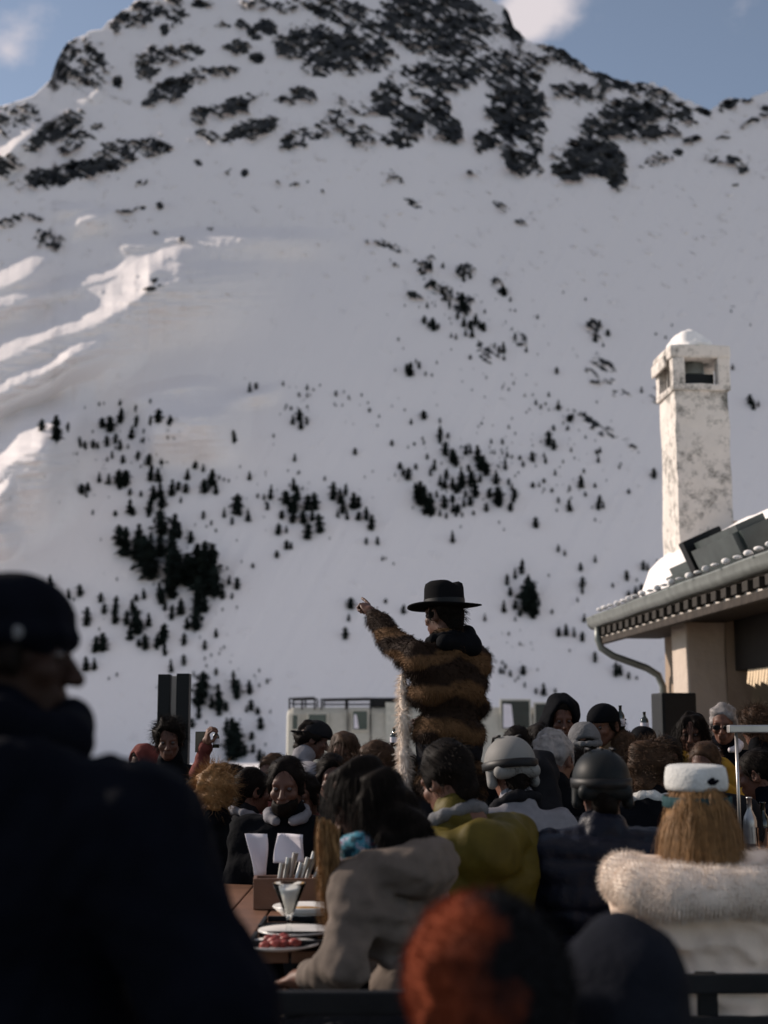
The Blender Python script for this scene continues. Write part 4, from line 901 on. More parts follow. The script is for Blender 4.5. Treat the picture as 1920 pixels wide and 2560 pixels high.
# ------------------------------------------------------------------ one head, one set of hands, reused
def head_sdf():
    s = Sdf(.0052, .018)
    s.ell((0, -.012, .035), (.074, .094, .088)).ell((0, .03, -.04), (.056, .06, .078)).ell((0, .062, -.088), (.028, .024, .02), k=.02)
    s.cap((-.036, .077, .022), (.036, .077, .022), .013, k=.018).cap((0, .088, .008), (0, .112, -.034), .008, .013, k=.012).ell((.012, .1, -.037), (.009, .009, .008), k=.006).ell((-.012, .1, -.037), (.009, .009, .008), k=.006)
    for x in (-1, 1):
        s.ell((x * .04, .062, -.025), (.022, .022, .02)).ell((x * .031, .098, .002), (.017, .014, .011), sub=True, k=.01).ell((x * .031, .078, .002), (.0125, .0125, .0125), k=.003)
        s.ell((x * .079, -.012, -.005), (.010, .022, .033), Euler((0, 0, x * -.35)).to_matrix(), k=.008).ell((x * .085, -.006, -.002), (.006, .012, .02), sub=True, k=.005)
    s.cap((-.02, .086, -.058), (.02, .086, -.058), .0075, k=.007).cap((-.018, .085, -.070), (.018, .085, -.070), .008, k=.007).cap((-.022, .098, -.0638), (.022, .098, -.0638), .0035, sub=True, k=.003)
    s.cap((0, -.025, -.04), (0, -.035, -.17), .058, .062, k=.03).cap((0, -.035, -.17), (0, -.03, -.2), .062, .085, k=.03)
    return s
HEAD = head_sdf().mesh()
def eye_verts():
    V = []; 
    return V
def hand_sdf(pose):
    s = Sdf(.0036, .008); s.cap((0, -.03, 0), (0, .02, 0), .024, .03, k=.02); s.ell((0, .05, 0), (.041, .05, .016), k=.014).ell((.024, .03, -.008), (.02, .034, .016), k=.012)
    L = [.075, .083, .077, .06]; X = [.030, .010, -.010, -.029]
    for i in range(4):
        if pose == 'point' and i == 0: ang = (.05, .08, .08)
        elif pose == 'point': ang = (1.25, 1.5, 1.0)
        elif pose == 'grip': ang = (.75, 1.0, .75)
        else: ang = (.28 + .06 * i, .42 + .05 * i, .3)
        p = np.array([X[i], .092 - .004 * abs(i - 1.2), .002]); a = 0; r = .0088 - .0006 * (i == 3)
        for j, fr in enumerate((.45, .31, .24)):
            a += ang[j]; q = p + np.array([X[i] * .12 * fr, math.cos(a), -math.sin(a)]) * L[i] * fr * 1.05; s.cap(p, q, r, r * .93, k=.005); p, r = q, r * .93
    if pose == 'point': th = [(.036, .022, -.012), (.046, .058, -.026), (.028, .085, -.036)]
    elif pose == 'grip': th = [(.036, .018, -.012), (.054, .05, -.036), (.045, .078, -.055)]
    else: th = [(.034, .015, -.008), (.062, .048, -.02), (.07, .08, -.024)]
    s.cap(th[0], th[1], .0125, .0105, k=.01).cap(th[1], th[2], .0105, .0085, k=.004)
    return s
HANDS = {p: hand_sdf(p).mesh() for p in ('point', 'grip', 'relax')}
def hand_matrix(wrist, d, up, left):
    y = Vector(d).normalized(); z = Vector(up); z = (z - y * z.dot(y)).normalized(); x = y.cross(z)
    M = Matrix((x, y, z)).transposed().to_4x4()
    if left: M = M @ Matrix.Diagonal((-1, 1, 1, 1))
    M.translation = Vector(wrist) + y * .03; return M
def apply(M, V): A = np.array(M); return V @ A[:3, :3].T + A[:3, 3]

HAIRCAP = {}
def hair_sdf(style):
    s = Sdf(.0075, .02)
    if style in ('short', 'curly', 'messy', 'crop'):
        t = {'short': .009, 'curly': .024, 'messy': .022, 'crop': .008}[style]
        s.ell((0, -.018, .04), (.076 + t, .098 + t, .088 + t)).cap((0, -.07, .0), (0, -.075, -.06), .055, .045)
        s.cap((.07, .02, .02), (.074, .012, -.02), .012).cap((-.07, .02, .02), (-.074, .012, -.02), .012)
        s.plane((0, .062, .052), (0, .92, -.42), .015); s.ell((0, .075, -.03), (.066, .075, .085), sub=True, k=.015)
    elif style == 'mid':
        s.ell((0, -.018, .04), (.085, .108, .100)).cap((0, -.07, .0), (0, -.09, -.17), .085, .078).cap((.05, -.04, .0), (.085, -.05, -.18), .045, .045).cap((-.05, -.04, .0), (-.085, -.05, -.18), .045, .045)
        s.plane((0, .07, .055), (0, .9, -.43), .015); s.ell((0, .085, -.04), (.066, .085, .1), sub=True, k=.015)
    elif style == 'bob':
        s.ell((0, -.018, .04), (.085, .108, .100)).cap((0, -.07, .0), (0, -.085, -.10), .085, .075).cap((.05, -.04, .0), (.07, -.04, -.11), .045, .04).cap((-.05, -.04, .0), (-.07, -.04, -.11), .045, .04)
        s.plane((0, .07, .055), (0, .9, -.43), .015); s.ell((0, .085, -.04), (.066, .085, .1), sub=True, k=.015)
    elif style == 'long':
        s.ell((0, -.018, .04), (.085, .108, .100)).cap((0, -.075, .0), (0, -.11, -.22), .085, .075).cap((.055, -.05, .0), (.085, -.06, -.2), .045, .04).cap((-.055, -.05, .0), (-.085, -.06, -.2), .045, .04)
        s.cap((0, -.11, -.2), (0, -.12, -.33), .075, .05)
        s.plane((0, .07, .055), (0, .9, -.43), .015); s.ell((0, .085, -.04), (.066, .085, .1), sub=True, k=.015)
    return s
def hair_mesh(style, seed, g=(0, -.15, -1.0), length=.2, top=9.0, low=-9.0):
    g = np.array(g)
    Vm, F = hair_sdf(style).mesh(waves(seed, .004 if style == 'short' else .008, 70)); Nm = vnormals(Vm, F)
    ok = (Vm[:, 2] < top) & (Vm[:, 2] > low); V, N = Vm[ok], Nm[ok]
    if style == 'short': S = strands(V, N, 900, .035, .0011, lambda P, N: np.stack([P[:, 0] * 2, -.5 + 0 * P[:, 1], -.7 + 0 * P[:, 2]], -1) + N * .5, 3, .4, seed=seed)
    elif style == 'curly': S = strands(V, N, 1900, .055, .0012, lambda P, N: N * .8 + np.array([0, 0, -.3]), 5, .6, .9, seed=seed)
    elif style == 'messy': S = strands(V, N, 1800, .065, .0012, lambda P, N: N * .75 + np.array([0, -.2, -.2]), 4, .9, .3, seed=seed)
    elif style == 'crop': S = strands(V, N, 900, .012, .0009, lambda P, N: N * .6 + np.array([0, -.2, -.4]), 2, .3, seed=seed)
    else: S = strands(V, N, 5200, length, .0009, lambda P, N: g + N * .14, 5, .26, seed=seed, out_=.25)
    return Vm, F, S

def person(label, px, py, d, yaw, pose='sit', floor=0.0, skin=M_skin, jacket=M_black, fat=1.0, lean=8, hyaw=0, hpitch=0, htilt=0, hair=None, hcol=M_hdark, hat=None, hood=None, hoodmat=None,
           armL=None, armR=None, handL='relax', handR='relax', quilt=0, wr=1.0, scale=None, seed=None, group='guests on the terrace', collar=None, collarmat=None, scarf=None, gog=False, glasses=False, beard=False, legs=M_trouser, fur=0, hoodfur=False, side=0, strap=None, sw=1.0, drop=0.0, htop=.03, hlen=.2, hlow=-9.0):
    seed = seed if seed is not None else int(abs(px) * 7 + py)
    yaw = R(yaw); T = at(px, py, d)
    capH = {'hat': .03, 'beanie': .022, 'helmet': .035, 'band': .045, None: .018 if hair else .012}.get(hat[0] if hat else None, .02)
    if hood == 'up': capH = .035
    Lr = Matrix.Rotation(-R(lean), 4, 'X') @ Matrix.Rotation(R(side), 4, 'Y')          # spine tilt forward / sideways about the pelvis
    base_h = .80 + capH
    topl = Lr @ Vector((0, .0, base_h))
    if scale is None:
        scale = ((T.z - floor) / (topl.z + (.93 if pose == 'stand' else .09 + .44)))
        scale = min(1.14, max(.86, scale))
    S = scale; rootz = T.z - S * topl.z
    Rz = Matrix.Rotation(yaw, 4, 'Z'); root = Vector((T.x, T.y, 0)) - (Rz @ Vector((topl.x, topl.y, 0))) * S; root.z = rootz
    W = Matrix.Translation(root) @ Rz                          # world <- local metres (already scaled coordinates)
    Wi = W.inverted()
    fz = (floor - rootz) / S                                    # floor height in unit body coordinates
    U = lambda p: Lr @ Vector(p)
    C = U((0, 0, .30)); Nk = U((0, -.01, .50)); Hb = U((0, -.005, .575)); 
    MH = Lr @ Matrix.Translation((0, .02, .675)) @ Matrix.Rotation(R(hyaw), 4, 'Z') @ Matrix.Rotation(R(hpitch), 4, 'X') @ Matrix.Rotation(R(htilt), 4, 'Y')
    A = {}
    for sgn, spec in ((-1, armL), (1, armR)):
        sh = U((sgn * .175 * sw * (1 + .25 * (fat - 1)), -.005, .43 - drop))
        if spec and spec[0] == 'w': el, wr_ = [(Wi @ Vector(q)) / S for q in spec[1:3]]
        elif spec: el, wr_ = Vector(spec[0]), Vector(spec[1])
        elif pose == 'sit': el, wr_ = U((sgn * .235, .06, .16)), U((sgn * .12, .30, .13))
        else: el, wr_ = U((sgn * .235, -.03, .15)), U((sgn * .21, .10, -.08))
        # keep natural arm lengths
        v = el - sh; el = sh + v.normalized() * min(max(v.length, .24), .31); v = wr_ - el; wr_ = el + v.normalized() * min(max(v.length, .22), .28)
        A[sgn] = (sh, el, wr_)
    G = {}
    for sgn in (-1, 1):
        hip = Vector((sgn * .09, 0, 0))
        if pose == 'sit':
            kz = min(.12, max(-.12, fz + .48)); kn = Vector((sgn * .13, math.sqrt(.43 ** 2 - kz ** 2), kz)); an = Vector((sgn * .13, kn.y + .02, max(fz + .07, kz - .45)))
        else:
            kn = Vector((sgn * .10, .02, fz / 2 + .03)); an = Vector((sgn * .11, -.01, fz + .08))
        G[sgn] = (hip, kn, an)
    sc3 = lambda V: V * S
    # body: one skin from pelvis to head, hands included
    b = Sdf(.017, .03)
    b.cap((-.06, 0, .0), (.06, 0, .0), .105).cap((0, .01, .05), C, .085, .09).cap(C + Lr.to_3x3() @ Vector((-.06, .01, .02)), C + Lr.to_3x3() @ Vector((.06, .01, .02)), .08).cap(A[-1][0], A[1][0], .055).cap(Nk, Hb, .055, .052)
    for sgn in (-1, 1):
        sh, el, wr_ = A[sgn]; b.cap(sh, el, .05, .042).cap(el, wr_, .04, .028)
        hip, kn, an = G[sgn]; b.cap(hip, kn, .078, .055).cap(kn, an, .052, .038).cap(an, an + Vector((0, .13, -.045)), .035, .03)
    bV, bF = b.mesh(); hV, hF = HEAD; hV = apply(MH, hV)
    parts = [(bV, bF), (hV, hF)]
    for sgn, hp in ((-1, handL), (1, handR)):
        sh, el, wr_ = A[sgn]; d_ = (wr_ - el).normalized(); q = HANDS[hp]
        upv = Vector((0, 0, 1)) if abs(d_.z) < .8 else Vector((0, -1, 0))
        if hp == 'grip': upv = Vector((sgn, 0, 0.1))
        M = hand_matrix(wr_, d_ if hp != 'point' else d_, upv, sgn > 0); F_ = q[1] if sgn < 0 else q[1][:, ::-1]
        parts.append((apply(M, q[0]), F_))
    off = 0; VV, FF = [], []
    for v, f in parts: VV.append(v); FF.append(f + off); off += len(v)
    me = mesh_np('person', sc3(np.concatenate(VV)), [np.concatenate(FF)], True)
    o = link('person', me, skin); o.matrix_world = W
    tag(o, label, 'person', group)
    def child(name, V, F, m, smooth=True, par=o):
        F = F if isinstance(F, list) else [F]
        return link(name, mesh_np(name, sc3(np.asarray(V)), F, smooth), m, par)
    def child_hair(name, V, F, Sx, m):
        off = len(V); return child(name, np.concatenate([V, Sx[0]]), [F, Sx[1] + off], m)
    # eyes
    for x in (-1, 1):
        q = MB(); bm = bmesh.new(); bmesh.ops.create_uvsphere(bm, u_segments=10, v_segments=8, radius=.0118); bm.transform(MH @ Matrix.Translation((x * .031, .0815, .002))); q.bm(bm)
        child('eye', np.concatenate(q.V), [np.concatenate(q.Q), np.concatenate(q.T)], M_eye)
    # jacket
    j = Sdf(.0095 if d < 5.6 else .0135, .035); f_ = fat
    low = -.06 if pose == 'sit' else -.16
    j.cap((-.075, -.01, low), (.075, -.01, low), .125 * f_).cap((-.07, 0, .08), (.07, 0, .08), .125 * f_)
    r3 = Lr.to_3x3()
    j.cap(C + r3 @ Vector((-.085, 0, 0)), C + r3 @ Vector((.085, 0, 0)), .132 * f_).cap(A[-1][0], A[1][0], .085 * f_).cap(U((-.09, -.01, .41 - .6 * drop)), U((.09, -.01, .41 - .6 * drop)), .10 * f_)
    for sgn in (-1, 1):
        sh, el, wr_ = A[sgn]; j.cap(sh, el, .078 * f_, .066 * f_).cap(el, wr_ - (wr_ - el) * .06, .064 * f_, .05 * f_)
    if collar != 'none': j.cap(U((0, -.015, .47)), U((0, -.012, .555)), .088, .078, k=.02); 
    if hood == 'down':
        for i in range(7):
            t0, t1 = -1.25 + i * .36, -1.25 + (i + 1) * .36
            j.cap(U((math.sin(t0) * .135, -.03 - math.cos(t0) * .125, .475 - .05 * math.cos(t0))), U((math.sin(t1) * .135, -.03 - math.cos(t1) * .125, .475 - .05 * math.cos(t1))), .062, k=.03)
        j.ell(U((0, -.16, .41)), (.13, .065, .1), k=.03)
    w1 = waves(seed, .0055 * wr, 26); w2_ = waves(seed + 1, .0065 * wr, 34); w3 = waves(seed + 2, .0025 * wr, 95)
    w2 = lambda X, Y, Z: .004 * wr - np.abs(w2_(X * .7, Y * .7, Z * 1.5)) + w3(X, Y, Z)
    def disp(X, Y, Z):
        r_ = w1(X, Y, Z) + w2(X, Y, Z)
        if quilt: r_ = r_ + .016 * (np.abs(np.sin(Z * math.pi / quilt + .4 * np.sin(X * 9))) ** .6 - .5)
        return r_
    jV, jF = j.mesh(disp)
    jc = child('jacket', jV, jF, jacket)
    if fur:
        N = vnormals(jV, jF); Sx = strands(jV, N, fur, .026, .0015, lambda P, N: N * .55 + np.array([0, 0, -.75]), 3, .45, seed=seed)
        child('coat_fur', Sx[0], Sx[1], jacket, par=jc)
    # trousers and boots
    t = Sdf(.017, .03); t.cap((-.07, 0, .0), (.07, 0, .0), .112)
    for sgn in (-1, 1):
        hip, kn, an = G[sgn]; t.cap(hip, kn, .092, .068).cap(kn, an, .066, .055)
    tV, tF = t.mesh(waves(seed + 3, .004, 30)); child('trousers', tV, tF, legs)
    for sgn in (-1, 1):
        hip, kn, an = G[sgn]; s_ = Sdf(.014, .02); z_ = max(an.z - .04, fz + .045)
        s_.cap((an.x, an.y, an.z + .06), (an.x, an.y, z_), .052).cap((an.x, an.y - .03, z_), (an.x * 1.1, an.y + .15, z_ - .008), .045, .038); s_.plane((0, 0, fz), (0, 0, -1), .006)
        V, F = s_.mesh(); child('boot', V, F, M_boot)
    # hair
    if hair:
        g_ = np.array((Lr.to_3x3().inverted() if False else MH.to_3x3().inverted()) @ Vector((0, -.08, -1)))
        V, F, Sx = hair_mesh(hair, seed, g_, hlen, htop if hat else 9.0, hlow)
        if hat: k_ = 1 - .09 * sstep(.0, .04, V[:, 2:3]); V = (V - [0, -.018, .04]) * k_ + [0, -.018, .04]
        V = apply(MH, V); Sx = (apply(MH, Sx[0]), Sx[1]); child_hair('hair', V, F, Sx, hcol)
    if beard:
        s_ = Sdf(.006, .015); s_.ell((0, .045, -.075), (.062, .062, .055)).ell((0, .08, -.02), (.045, .06, .045), sub=True, k=.01); V, F = s_.mesh(waves(seed, .003, 90)); child('beard', apply(MH, V), F, hcol)
    # headgear
    if hat:
        kind, hm = hat[0], hat[1]
        s_ = Sdf(.0065, .014)
        if kind == 'beanie':
            s_.ell((0, -.014, .048), (.094, .114, .10)); s_.plane((0, 0, .012), (0, -.22, -1), .01)
            for i in range(14):
                a0, a1 = i * 6.283 / 14, (i + 1) * 6.283 / 14
                s_.cap((math.sin(a0) * .086, -.014 + math.cos(a0) * .105, .022 + .016 * math.cos(a0)), (math.sin(a1) * .086, -.014 + math.cos(a1) * .105, .022 + .016 * math.cos(a1)), .017, k=.01)
            V, F = s_.mesh(waves(seed, .0025, 60)); child('beanie', apply(MH, V), F, hm)
        elif kind == 'chunky':
            s_.ell((0, -.016, .03), (.122, .136, .125)).cap((0, -.04, -.03), (0, -.05, -.08), .10, .095, k=.03); s_.plane((0, .0, -.09), (0, .1, -1), .02); s_.ell((0, .12, -.05), (.08, .1, .08), sub=True, k=.02)
            cw = waves(seed, .004, 30); V, F = s_.mesh(lambda X, Y, Z: cw(X, Y, Z)  - np.abs(cw(X * .6, Y * .6, Z * 1.6)) * 1.6); child('knit_hat', apply(MH, V), F, hm)
            N = vnormals(V, F); Sx = strands(V, N, 9000, .014, .0008, lambda P, N: N * .6, 3, .7, seed=seed); child('wool_fuzz', apply(MH, Sx[0]), Sx[1], hm)
        elif kind == 'skull':
            s_.ell((0, -.016, .04), (.096, .118, .108)).cap((0, -.07, -.01), (0, -.072, -.03), .062, k=.03); s_.plane((0, 0, -.022), (0, .32, -1), .012)
            V, F = s_.mesh(waves(seed, .004, 40)); child('knit_hat', apply(MH, V), F, hm)
        elif kind == 'cap':
            s_.ell((0, -.014, .045), (.09, .11, .095)); s_.plane((0, 0, .022), (0, -.1, -1), .006)
            for i in range(6):
                x = -.06 + i * .024; s_.cap((x, .07, .034), (x * .9, .165 - abs(x) * .6, .022), .006, k=.014)
            V, F = s_.mesh(); M2 = MH @ Matrix.Rotation(math.pi, 4, 'Z') if len(hat) > 2 else MH; child('cap', apply(M2, V), F, hm)
        elif kind == 'helmet':
            s_.ell((0, -.014, .04), (.105, .128, .112)); s_.plane((0, .02, .008), (0, .25, -1), .012); s_.cap((.088, -.02, .02), (.092, -.03, -.045), .022).cap((-.088, -.02, .02), (-.092, -.03, -.045), .022).cap((-.07, -.09, -.01), (.07, -.09, -.01), .03)
            s_.ell((0, .09, -.03), (.075, .08, .07), sub=True, k=.01)
            V, F = s_.mesh(); hp = child('helmet', apply(MH, V), F, hm)
            q = MB()
            for k in range(3): q.tube([apply(MH, np.array([x, y, z])) for x, y, z in ((-.04 + k * .04, .09, .11), (-.045 + k * .045, .02, .156), (-.045 + k * .045, -.06, .145))], .006, 6)
            child('vents', np.concatenate(q.V), [np.concatenate(q.Q), np.concatenate(q.T)], M_rub, par=hp)
        elif kind == 'hat':
            q = MB(); rc = [(0, .162), (.03, .166), (.066, .164), (.083, .152), (.088, .13), (.0895, .09), (.093, .045), (.096, .04), (.12, .036), (.15, .037), (.166, .039), (.167, .034), (.15, .031), (.12, .030), (.09, .032)]
            q.lathe([(r_ * 1.08, z_ * 1.06) for r_, z_ in rc], (0, -.01, 0), 36); V = np.concatenate(q.V); V[:, 1] = (V[:, 1] + .01) * 1.13 - .01; V[:, 2] += .012 * (np.abs(V[:, 0]) / .167) ** 2 * (V[:, 2] < .06)
            V[:, 2] -= .022 * np.exp(-(V[:, 0] / .03) ** 2) * (V[:, 2] > .15)
            hp = child('hat', apply(MH, V), np.concatenate(q.Q), hm)
            q = MB(); q.lathe([(.1005, .048), (.0995, .08)], (0, -.01, 0), 36); V = np.concatenate(q.V); V[:, 1] = (V[:, 1] + .01) * 1.13 - .01; V[:, 2] += .0; child('hat_band', apply(MH, V), np.concatenate(q.Q), M_rub, par=hp)
        elif kind == 'band':
            q = MB(); prof = [(.088, .070), (.099, .071), (.1025, .085), (.101, .115), (.096, .141), (.088, .148), (.05, .150), (0, .151)]
            q.lathe(prof, (0, -.014, 0), 36); V = np.concatenate(q.V); V[:, 1] = (V[:, 1] + .014) * 1.18 - .014; V[:, 2] = V[:, 2] * .98 + V[:, 1] * .12
            hp = child('knit_hat', apply(MH, V), np.concatenate(q.Q), hm)
            q = MB()   # small dark mark on the back
            for k, (x, z, w_, h_) in enumerate(((.028, .102, .010, .008), (.036, .110, .008, .006), (.043, .100, .009, .007), (.052, .104, .006, .005), (.034, .094, .012, .003))):
                bm = bmesh.new(); bmesh.ops.create_uvsphere(bm, u_segments=10, v_segments=6, radius=1); yy = -.014 - 1.18 * math.sqrt(.1045 ** 2 - x * x) 
                bm.transform(MH @ Matrix.Translation((x, yy, z + yy * .12)) @ Matrix.Diagonal((w_, .004, h_, 1))); q.bm(bm)
            child('emblem', np.concatenate(q.V), [np.concatenate(q.Q), np.concatenate(q.T)], M_navy, par=hp)
    if gog:     # goggle strap round the head or helmet
        q = MB(); rr = gog if isinstance(gog, float) else 1.0
        pr_ = [(.1075 * rr, .012), (.1115 * rr, .014), (.1115 * rr, .046), (.1075 * rr, .048)]; q.lathe(pr_, (0, -.014, 0), 36); V = np.concatenate(q.V); V[:, 1] = (V[:, 1] + .014) * 1.2 - .014; V[:, 2] += V[:, 1] * .1
        child('goggle_strap', apply(MH, V), np.concatenate(q.Q), strap or M_rub)
    if glasses:
        q = MB()
        for x in (-1, 1): q.tube([apply(MH, np.array(p_)) for p_ in ((x * .01, .105, .004), (x * .03, .106, .012), (x * .052, .1, .008), (x * .052, .099, -.01), (x * .03, .105, -.018), (x * .012, .106, -.008), (x * .01, .105, .004))], .004, 6); q.tube([apply(MH, np.array(p_)) for p_ in ((x * .052, .1, .006), (x * .084, .02, .008), (x * .086, -.03, -.004))], .0025, 6)
        for x in (-1, 1):
            bm = bmesh.new(); bmesh.ops.create_uvsphere(bm, u_segments=12, v_segments=8, radius=1); bm.transform(MH @ Matrix.Translation((x * .031, .103, -.002)) @ Matrix.Diagonal((.022, .004, .016, 1))); q.bm(bm)
        child('sunglasses', np.concatenate(q.V), [np.concatenate(q.Q), np.concatenate(q.T)], M_rub)
    if hood == 'up':
        s_ = Sdf(.010, .03); s_.ell((0, -.03, .03), (.118, .135, .128)).cap((0, -.05, -.05), (0, -.06, -.15), .115, .125).ell((0, -.1, -.06), (.09, .08, .1)); s_.ell((0, .10, -.01), (.082, .10, .12), sub=True, k=.02)
        V, F = s_.mesh(lambda X, Y, Z, a=waves(seed + 9, .010 * wr, 28), c=waves(seed + 8, .005 * wr, 60): a(X, Y, Z) + c(X, Y, Z)); hc = child('hood', apply(MH, V), F, hoodmat or jacket)
        if hoodfur:
            N = vnormals(V, F); sel = (V[:, 1] > .03) & (N[:, 1] > .1); Sx = strands(V[sel], N[sel], 1500, .04, .0014, lambda P, N: N * .8 + np.array([0, .3, 0]), 3, .5, seed=seed); child('hood_fur', apply(MH, Sx[0]), Sx[1], M_tanfur, par=hc)
    if collarmat is not None:
        s_ = Sdf(.009, .02)
        for i in range(9):
            a0, a1 = .5 + i * .587, .5 + (i + 1) * .587
            s_.cap(U((math.sin(a0) * .088, .0 + math.cos(a0) * .085, .545 - .02 * math.cos(a0))), U((math.sin(a1) * .088, .0 + math.cos(a1) * .085, .545 - .02 * math.cos(a1))), .021)
        V, F = s_.mesh(waves(seed + 5, .004, 50)); child('collar', V, F, collarmat)
    if scarf is not None:
        s_ = Sdf(.01, .02)
        for i in range(10):
            a0, a1 = i * .6283, (i + 1) * .6283
            s_.cap(U((math.sin(a0) * .105, math.cos(a0) * .10, .53 + .02 * math.sin(3 * a0))), U((math.sin(a1) * .105, math.cos(a1) * .10, .53 + .02 * math.sin(3 * a1))), .042)
        V, F = s_.mesh(waves(seed + 5, .010, 40)); child('scarf', V, F, scarf)
    return dict(o=o, S=S, U=U, MH=MH, W=W, child=child, A=A, jc=jc, Lr=Lr)
def wp(px, py, Y): return tuple(at(px, py, Y))

# ------------------------------------------------------------------ the people, near to far
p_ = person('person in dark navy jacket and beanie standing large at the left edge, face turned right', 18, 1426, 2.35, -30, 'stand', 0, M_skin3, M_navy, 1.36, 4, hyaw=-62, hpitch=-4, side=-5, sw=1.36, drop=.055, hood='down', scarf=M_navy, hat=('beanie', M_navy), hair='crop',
       armL=((-.32, .06, .16), (-.2, .25, .1)), armR=((.45, .02, .08), (.46, .14, -.14)), scale=.985)
q = MB(); bm = bmesh.new(); bmesh.ops.create_uvsphere(bm, u_segments=14, v_segments=8, radius=1); MHp = p_['MH']
bm.transform(MHp @ Matrix.Translation((.094, .03, .028)) @ Matrix.Diagonal((.006, .012, .012, 1))); q.bm(bm); p_['child']('pale_spot', np.concatenate(q.V), [np.concatenate(q.Q), np.concatenate(q.T)], M_grey)  # small pale spot on the side of the beanie

person('person in chunky rust knit hat with its shade painted black, blurred in the bottom centre', 1212, 2250, 2.25, 6, 'sit', 0, M_skin, M_black, 1.15, 12, hat=('chunky', M_knit_shade), hair='crop', scale=1.04)
person('person in navy hood seen from behind, blurred beside the rust knit hat', 1545, 2280, 2.45, -6, 'sit', 0, M_skin, M_navy, 1.15, 10, hood='up', hoodmat=M_navyk, hair='crop', scale=.96, wr=.7)

# man in fur coat with raised arm
hm_ = person('person in black hat and striped brown fur coat standing on a bench, left arm raised', 1112, 1462, 7.0, 38, 'stand', .45, M_skin2, M_bfur, .98, 2, hyaw=6, hat=('hat', M_felt), hair='short', hcol=M_hdark, hlen=.05,
       armL=('w', wp(985, 1606, 7.20), wp(929, 1533, 7.34)), handL='point', quilt=.15, wr=1.3, collarmat=M_black, fur=22000, armR=((.27, .12, .20), (.20, .36, .16)))
u = hm_['U']; s_ = Sdf(.012, .03)
for x, yy_ in ((-.175, .14), (-.205, .115)):
    for i in range(9):
        z0, z1 = .36 - i * .065, .36 - (i + 1) * .065; w0, w1 = .012 * math.sin(i * 2.1 + x * 40), .012 * math.sin((i + 1) * 2.1 + x * 40)
        s_.cap(u((x + w0, yy_ + w0, z0)), u((x + w1, yy_ + w1, z1)), .016)
V, F = s_.mesh(waves(5, .006, 40)); N = vnormals(V, F); fz_ = hm_['child']('fur_trim', V, F, M_furw, par=hm_['jc'])
Sx = strands(V, N, 2600, .035, .0014, lambda P, N: N * .6 + np.array([0, 0, -.5]), 3, .5, seed=3); hm_['child']('trim_hair', Sx[0], Sx[1], M_furw, par=hm_['jc'])
s_ = Sdf(.012, .03); s_.cap(u((-.08, -.08, .52)), u((.09, -.085, .52)), .055).cap(u((.09, -.085, .52)), u((.12, -.03, .57)), .05); V, F = s_.mesh(waves(8, .008, 40)); hm_['child']('hood', V, F, M_black, par=hm_['jc'])

# seated foreground group
tw = person('person with long dark hair, patterned scarf and taupe parka, seated beside the plates', 884, 1893, 4.4, 52, 'sit', 0, M_skin, M_taupe, .96, 16, side=-5, hyaw=12, hpitch=-14, hair='mid', hcol=M_hdark, hlen=.12, hood='down', scarf=M_scarf, wr=1.3, scale=.94,
       armL=('w', wp(868, 2415, 4.12), wp(765, 2442, 4.28)), armR=((.20, .09, .15), (.10, .32, .08)))
# loose locks before the shoulder, blond tone standing for sunlit hair
Wi_ = tw['W'].inverted(); g_ = np.random.default_rng(5); rt = []
for i in range(420):
    q_ = g_.random(); c_ = Wi_ @ at(800 + 40 * q_ + 5 * g_.normal(), 2040 + 55 * g_.random() + 20 * q_, 4.22 + .05 * g_.random()); rt.append(tuple(c_ / tw['S']))
rt = np.array(rt); Sx = strands(rt, np.tile(np.array([[0, 0, -1.0]]), (len(rt), 1)), 800, .26, .0017, lambda P, N: np.array([[.02, -.05, -1.0]]) + 0 * P, 7, .2, .12, seed=9); tw['child']('loose_locks', Sx[0], Sx[1], M_hblond)
ym = person('person in mustard yellow hooded jacket with dark hair, seen from behind', 1103, 1845, 5.2, 22, 'sit', 0, M_skin, M_yellow, 1.12, 10, side=-8, hyaw=16, hpitch=-8, hair='short', hcol=M_hdark, hood='down', collarmat=M_grey, wr=1.2)
person('person in dark ski helmet and shiny navy puffer jacket, seen from behind', 1500, 1866, 5.3, 2, 'sit', 0, M_skin2, M_navyp, 1.24, 6, hat=('helmet', M_helm), hair='crop', quilt=.085, gog=1.0)
bw = person('person with long blond hair, pale knit hat and cream jacket with fur hood', 1738, 1893, 4.6, -4, 'sit', 0, M_skin, M_white, 1.22, 4, hat=('band', M_beanie_w), hair='mid', hcol=M_hblond, hlen=.15, hlow=-.15, htop=.085, wr=1.7, gog=1.0, strap=cloth('teal strap', (.02, .05, .055)))
u = bw['U']; s_ = Sdf(.012, .04); pts = [(-.20, .07, .47), (-.235, -.03, .455), (-.20, -.13, .435), (-.10, -.185, .425), (.02, -.2, .42), (.12, -.18, .425), (.215, -.12, .435), (.245, -.02, .455), (.2, .07, .47)]
for a_, c_ in zip(pts[:-1], pts[1:]): s_.cap(u(a_), u(c_), .072)
V, F = s_.mesh(waves(21, .008, 24)); N = vnormals(V, F); fh = bw['child']('fur_hood', V, F, M_furw)
Sx = strands(V, N, 30000, .019, .0007, lambda P, N: N * .6 + np.array([0, 0, -.5]), 3, .5, seed=21); bw['child']('hood_hair', Sx[0], Sx[1], M_furw, par=fh)

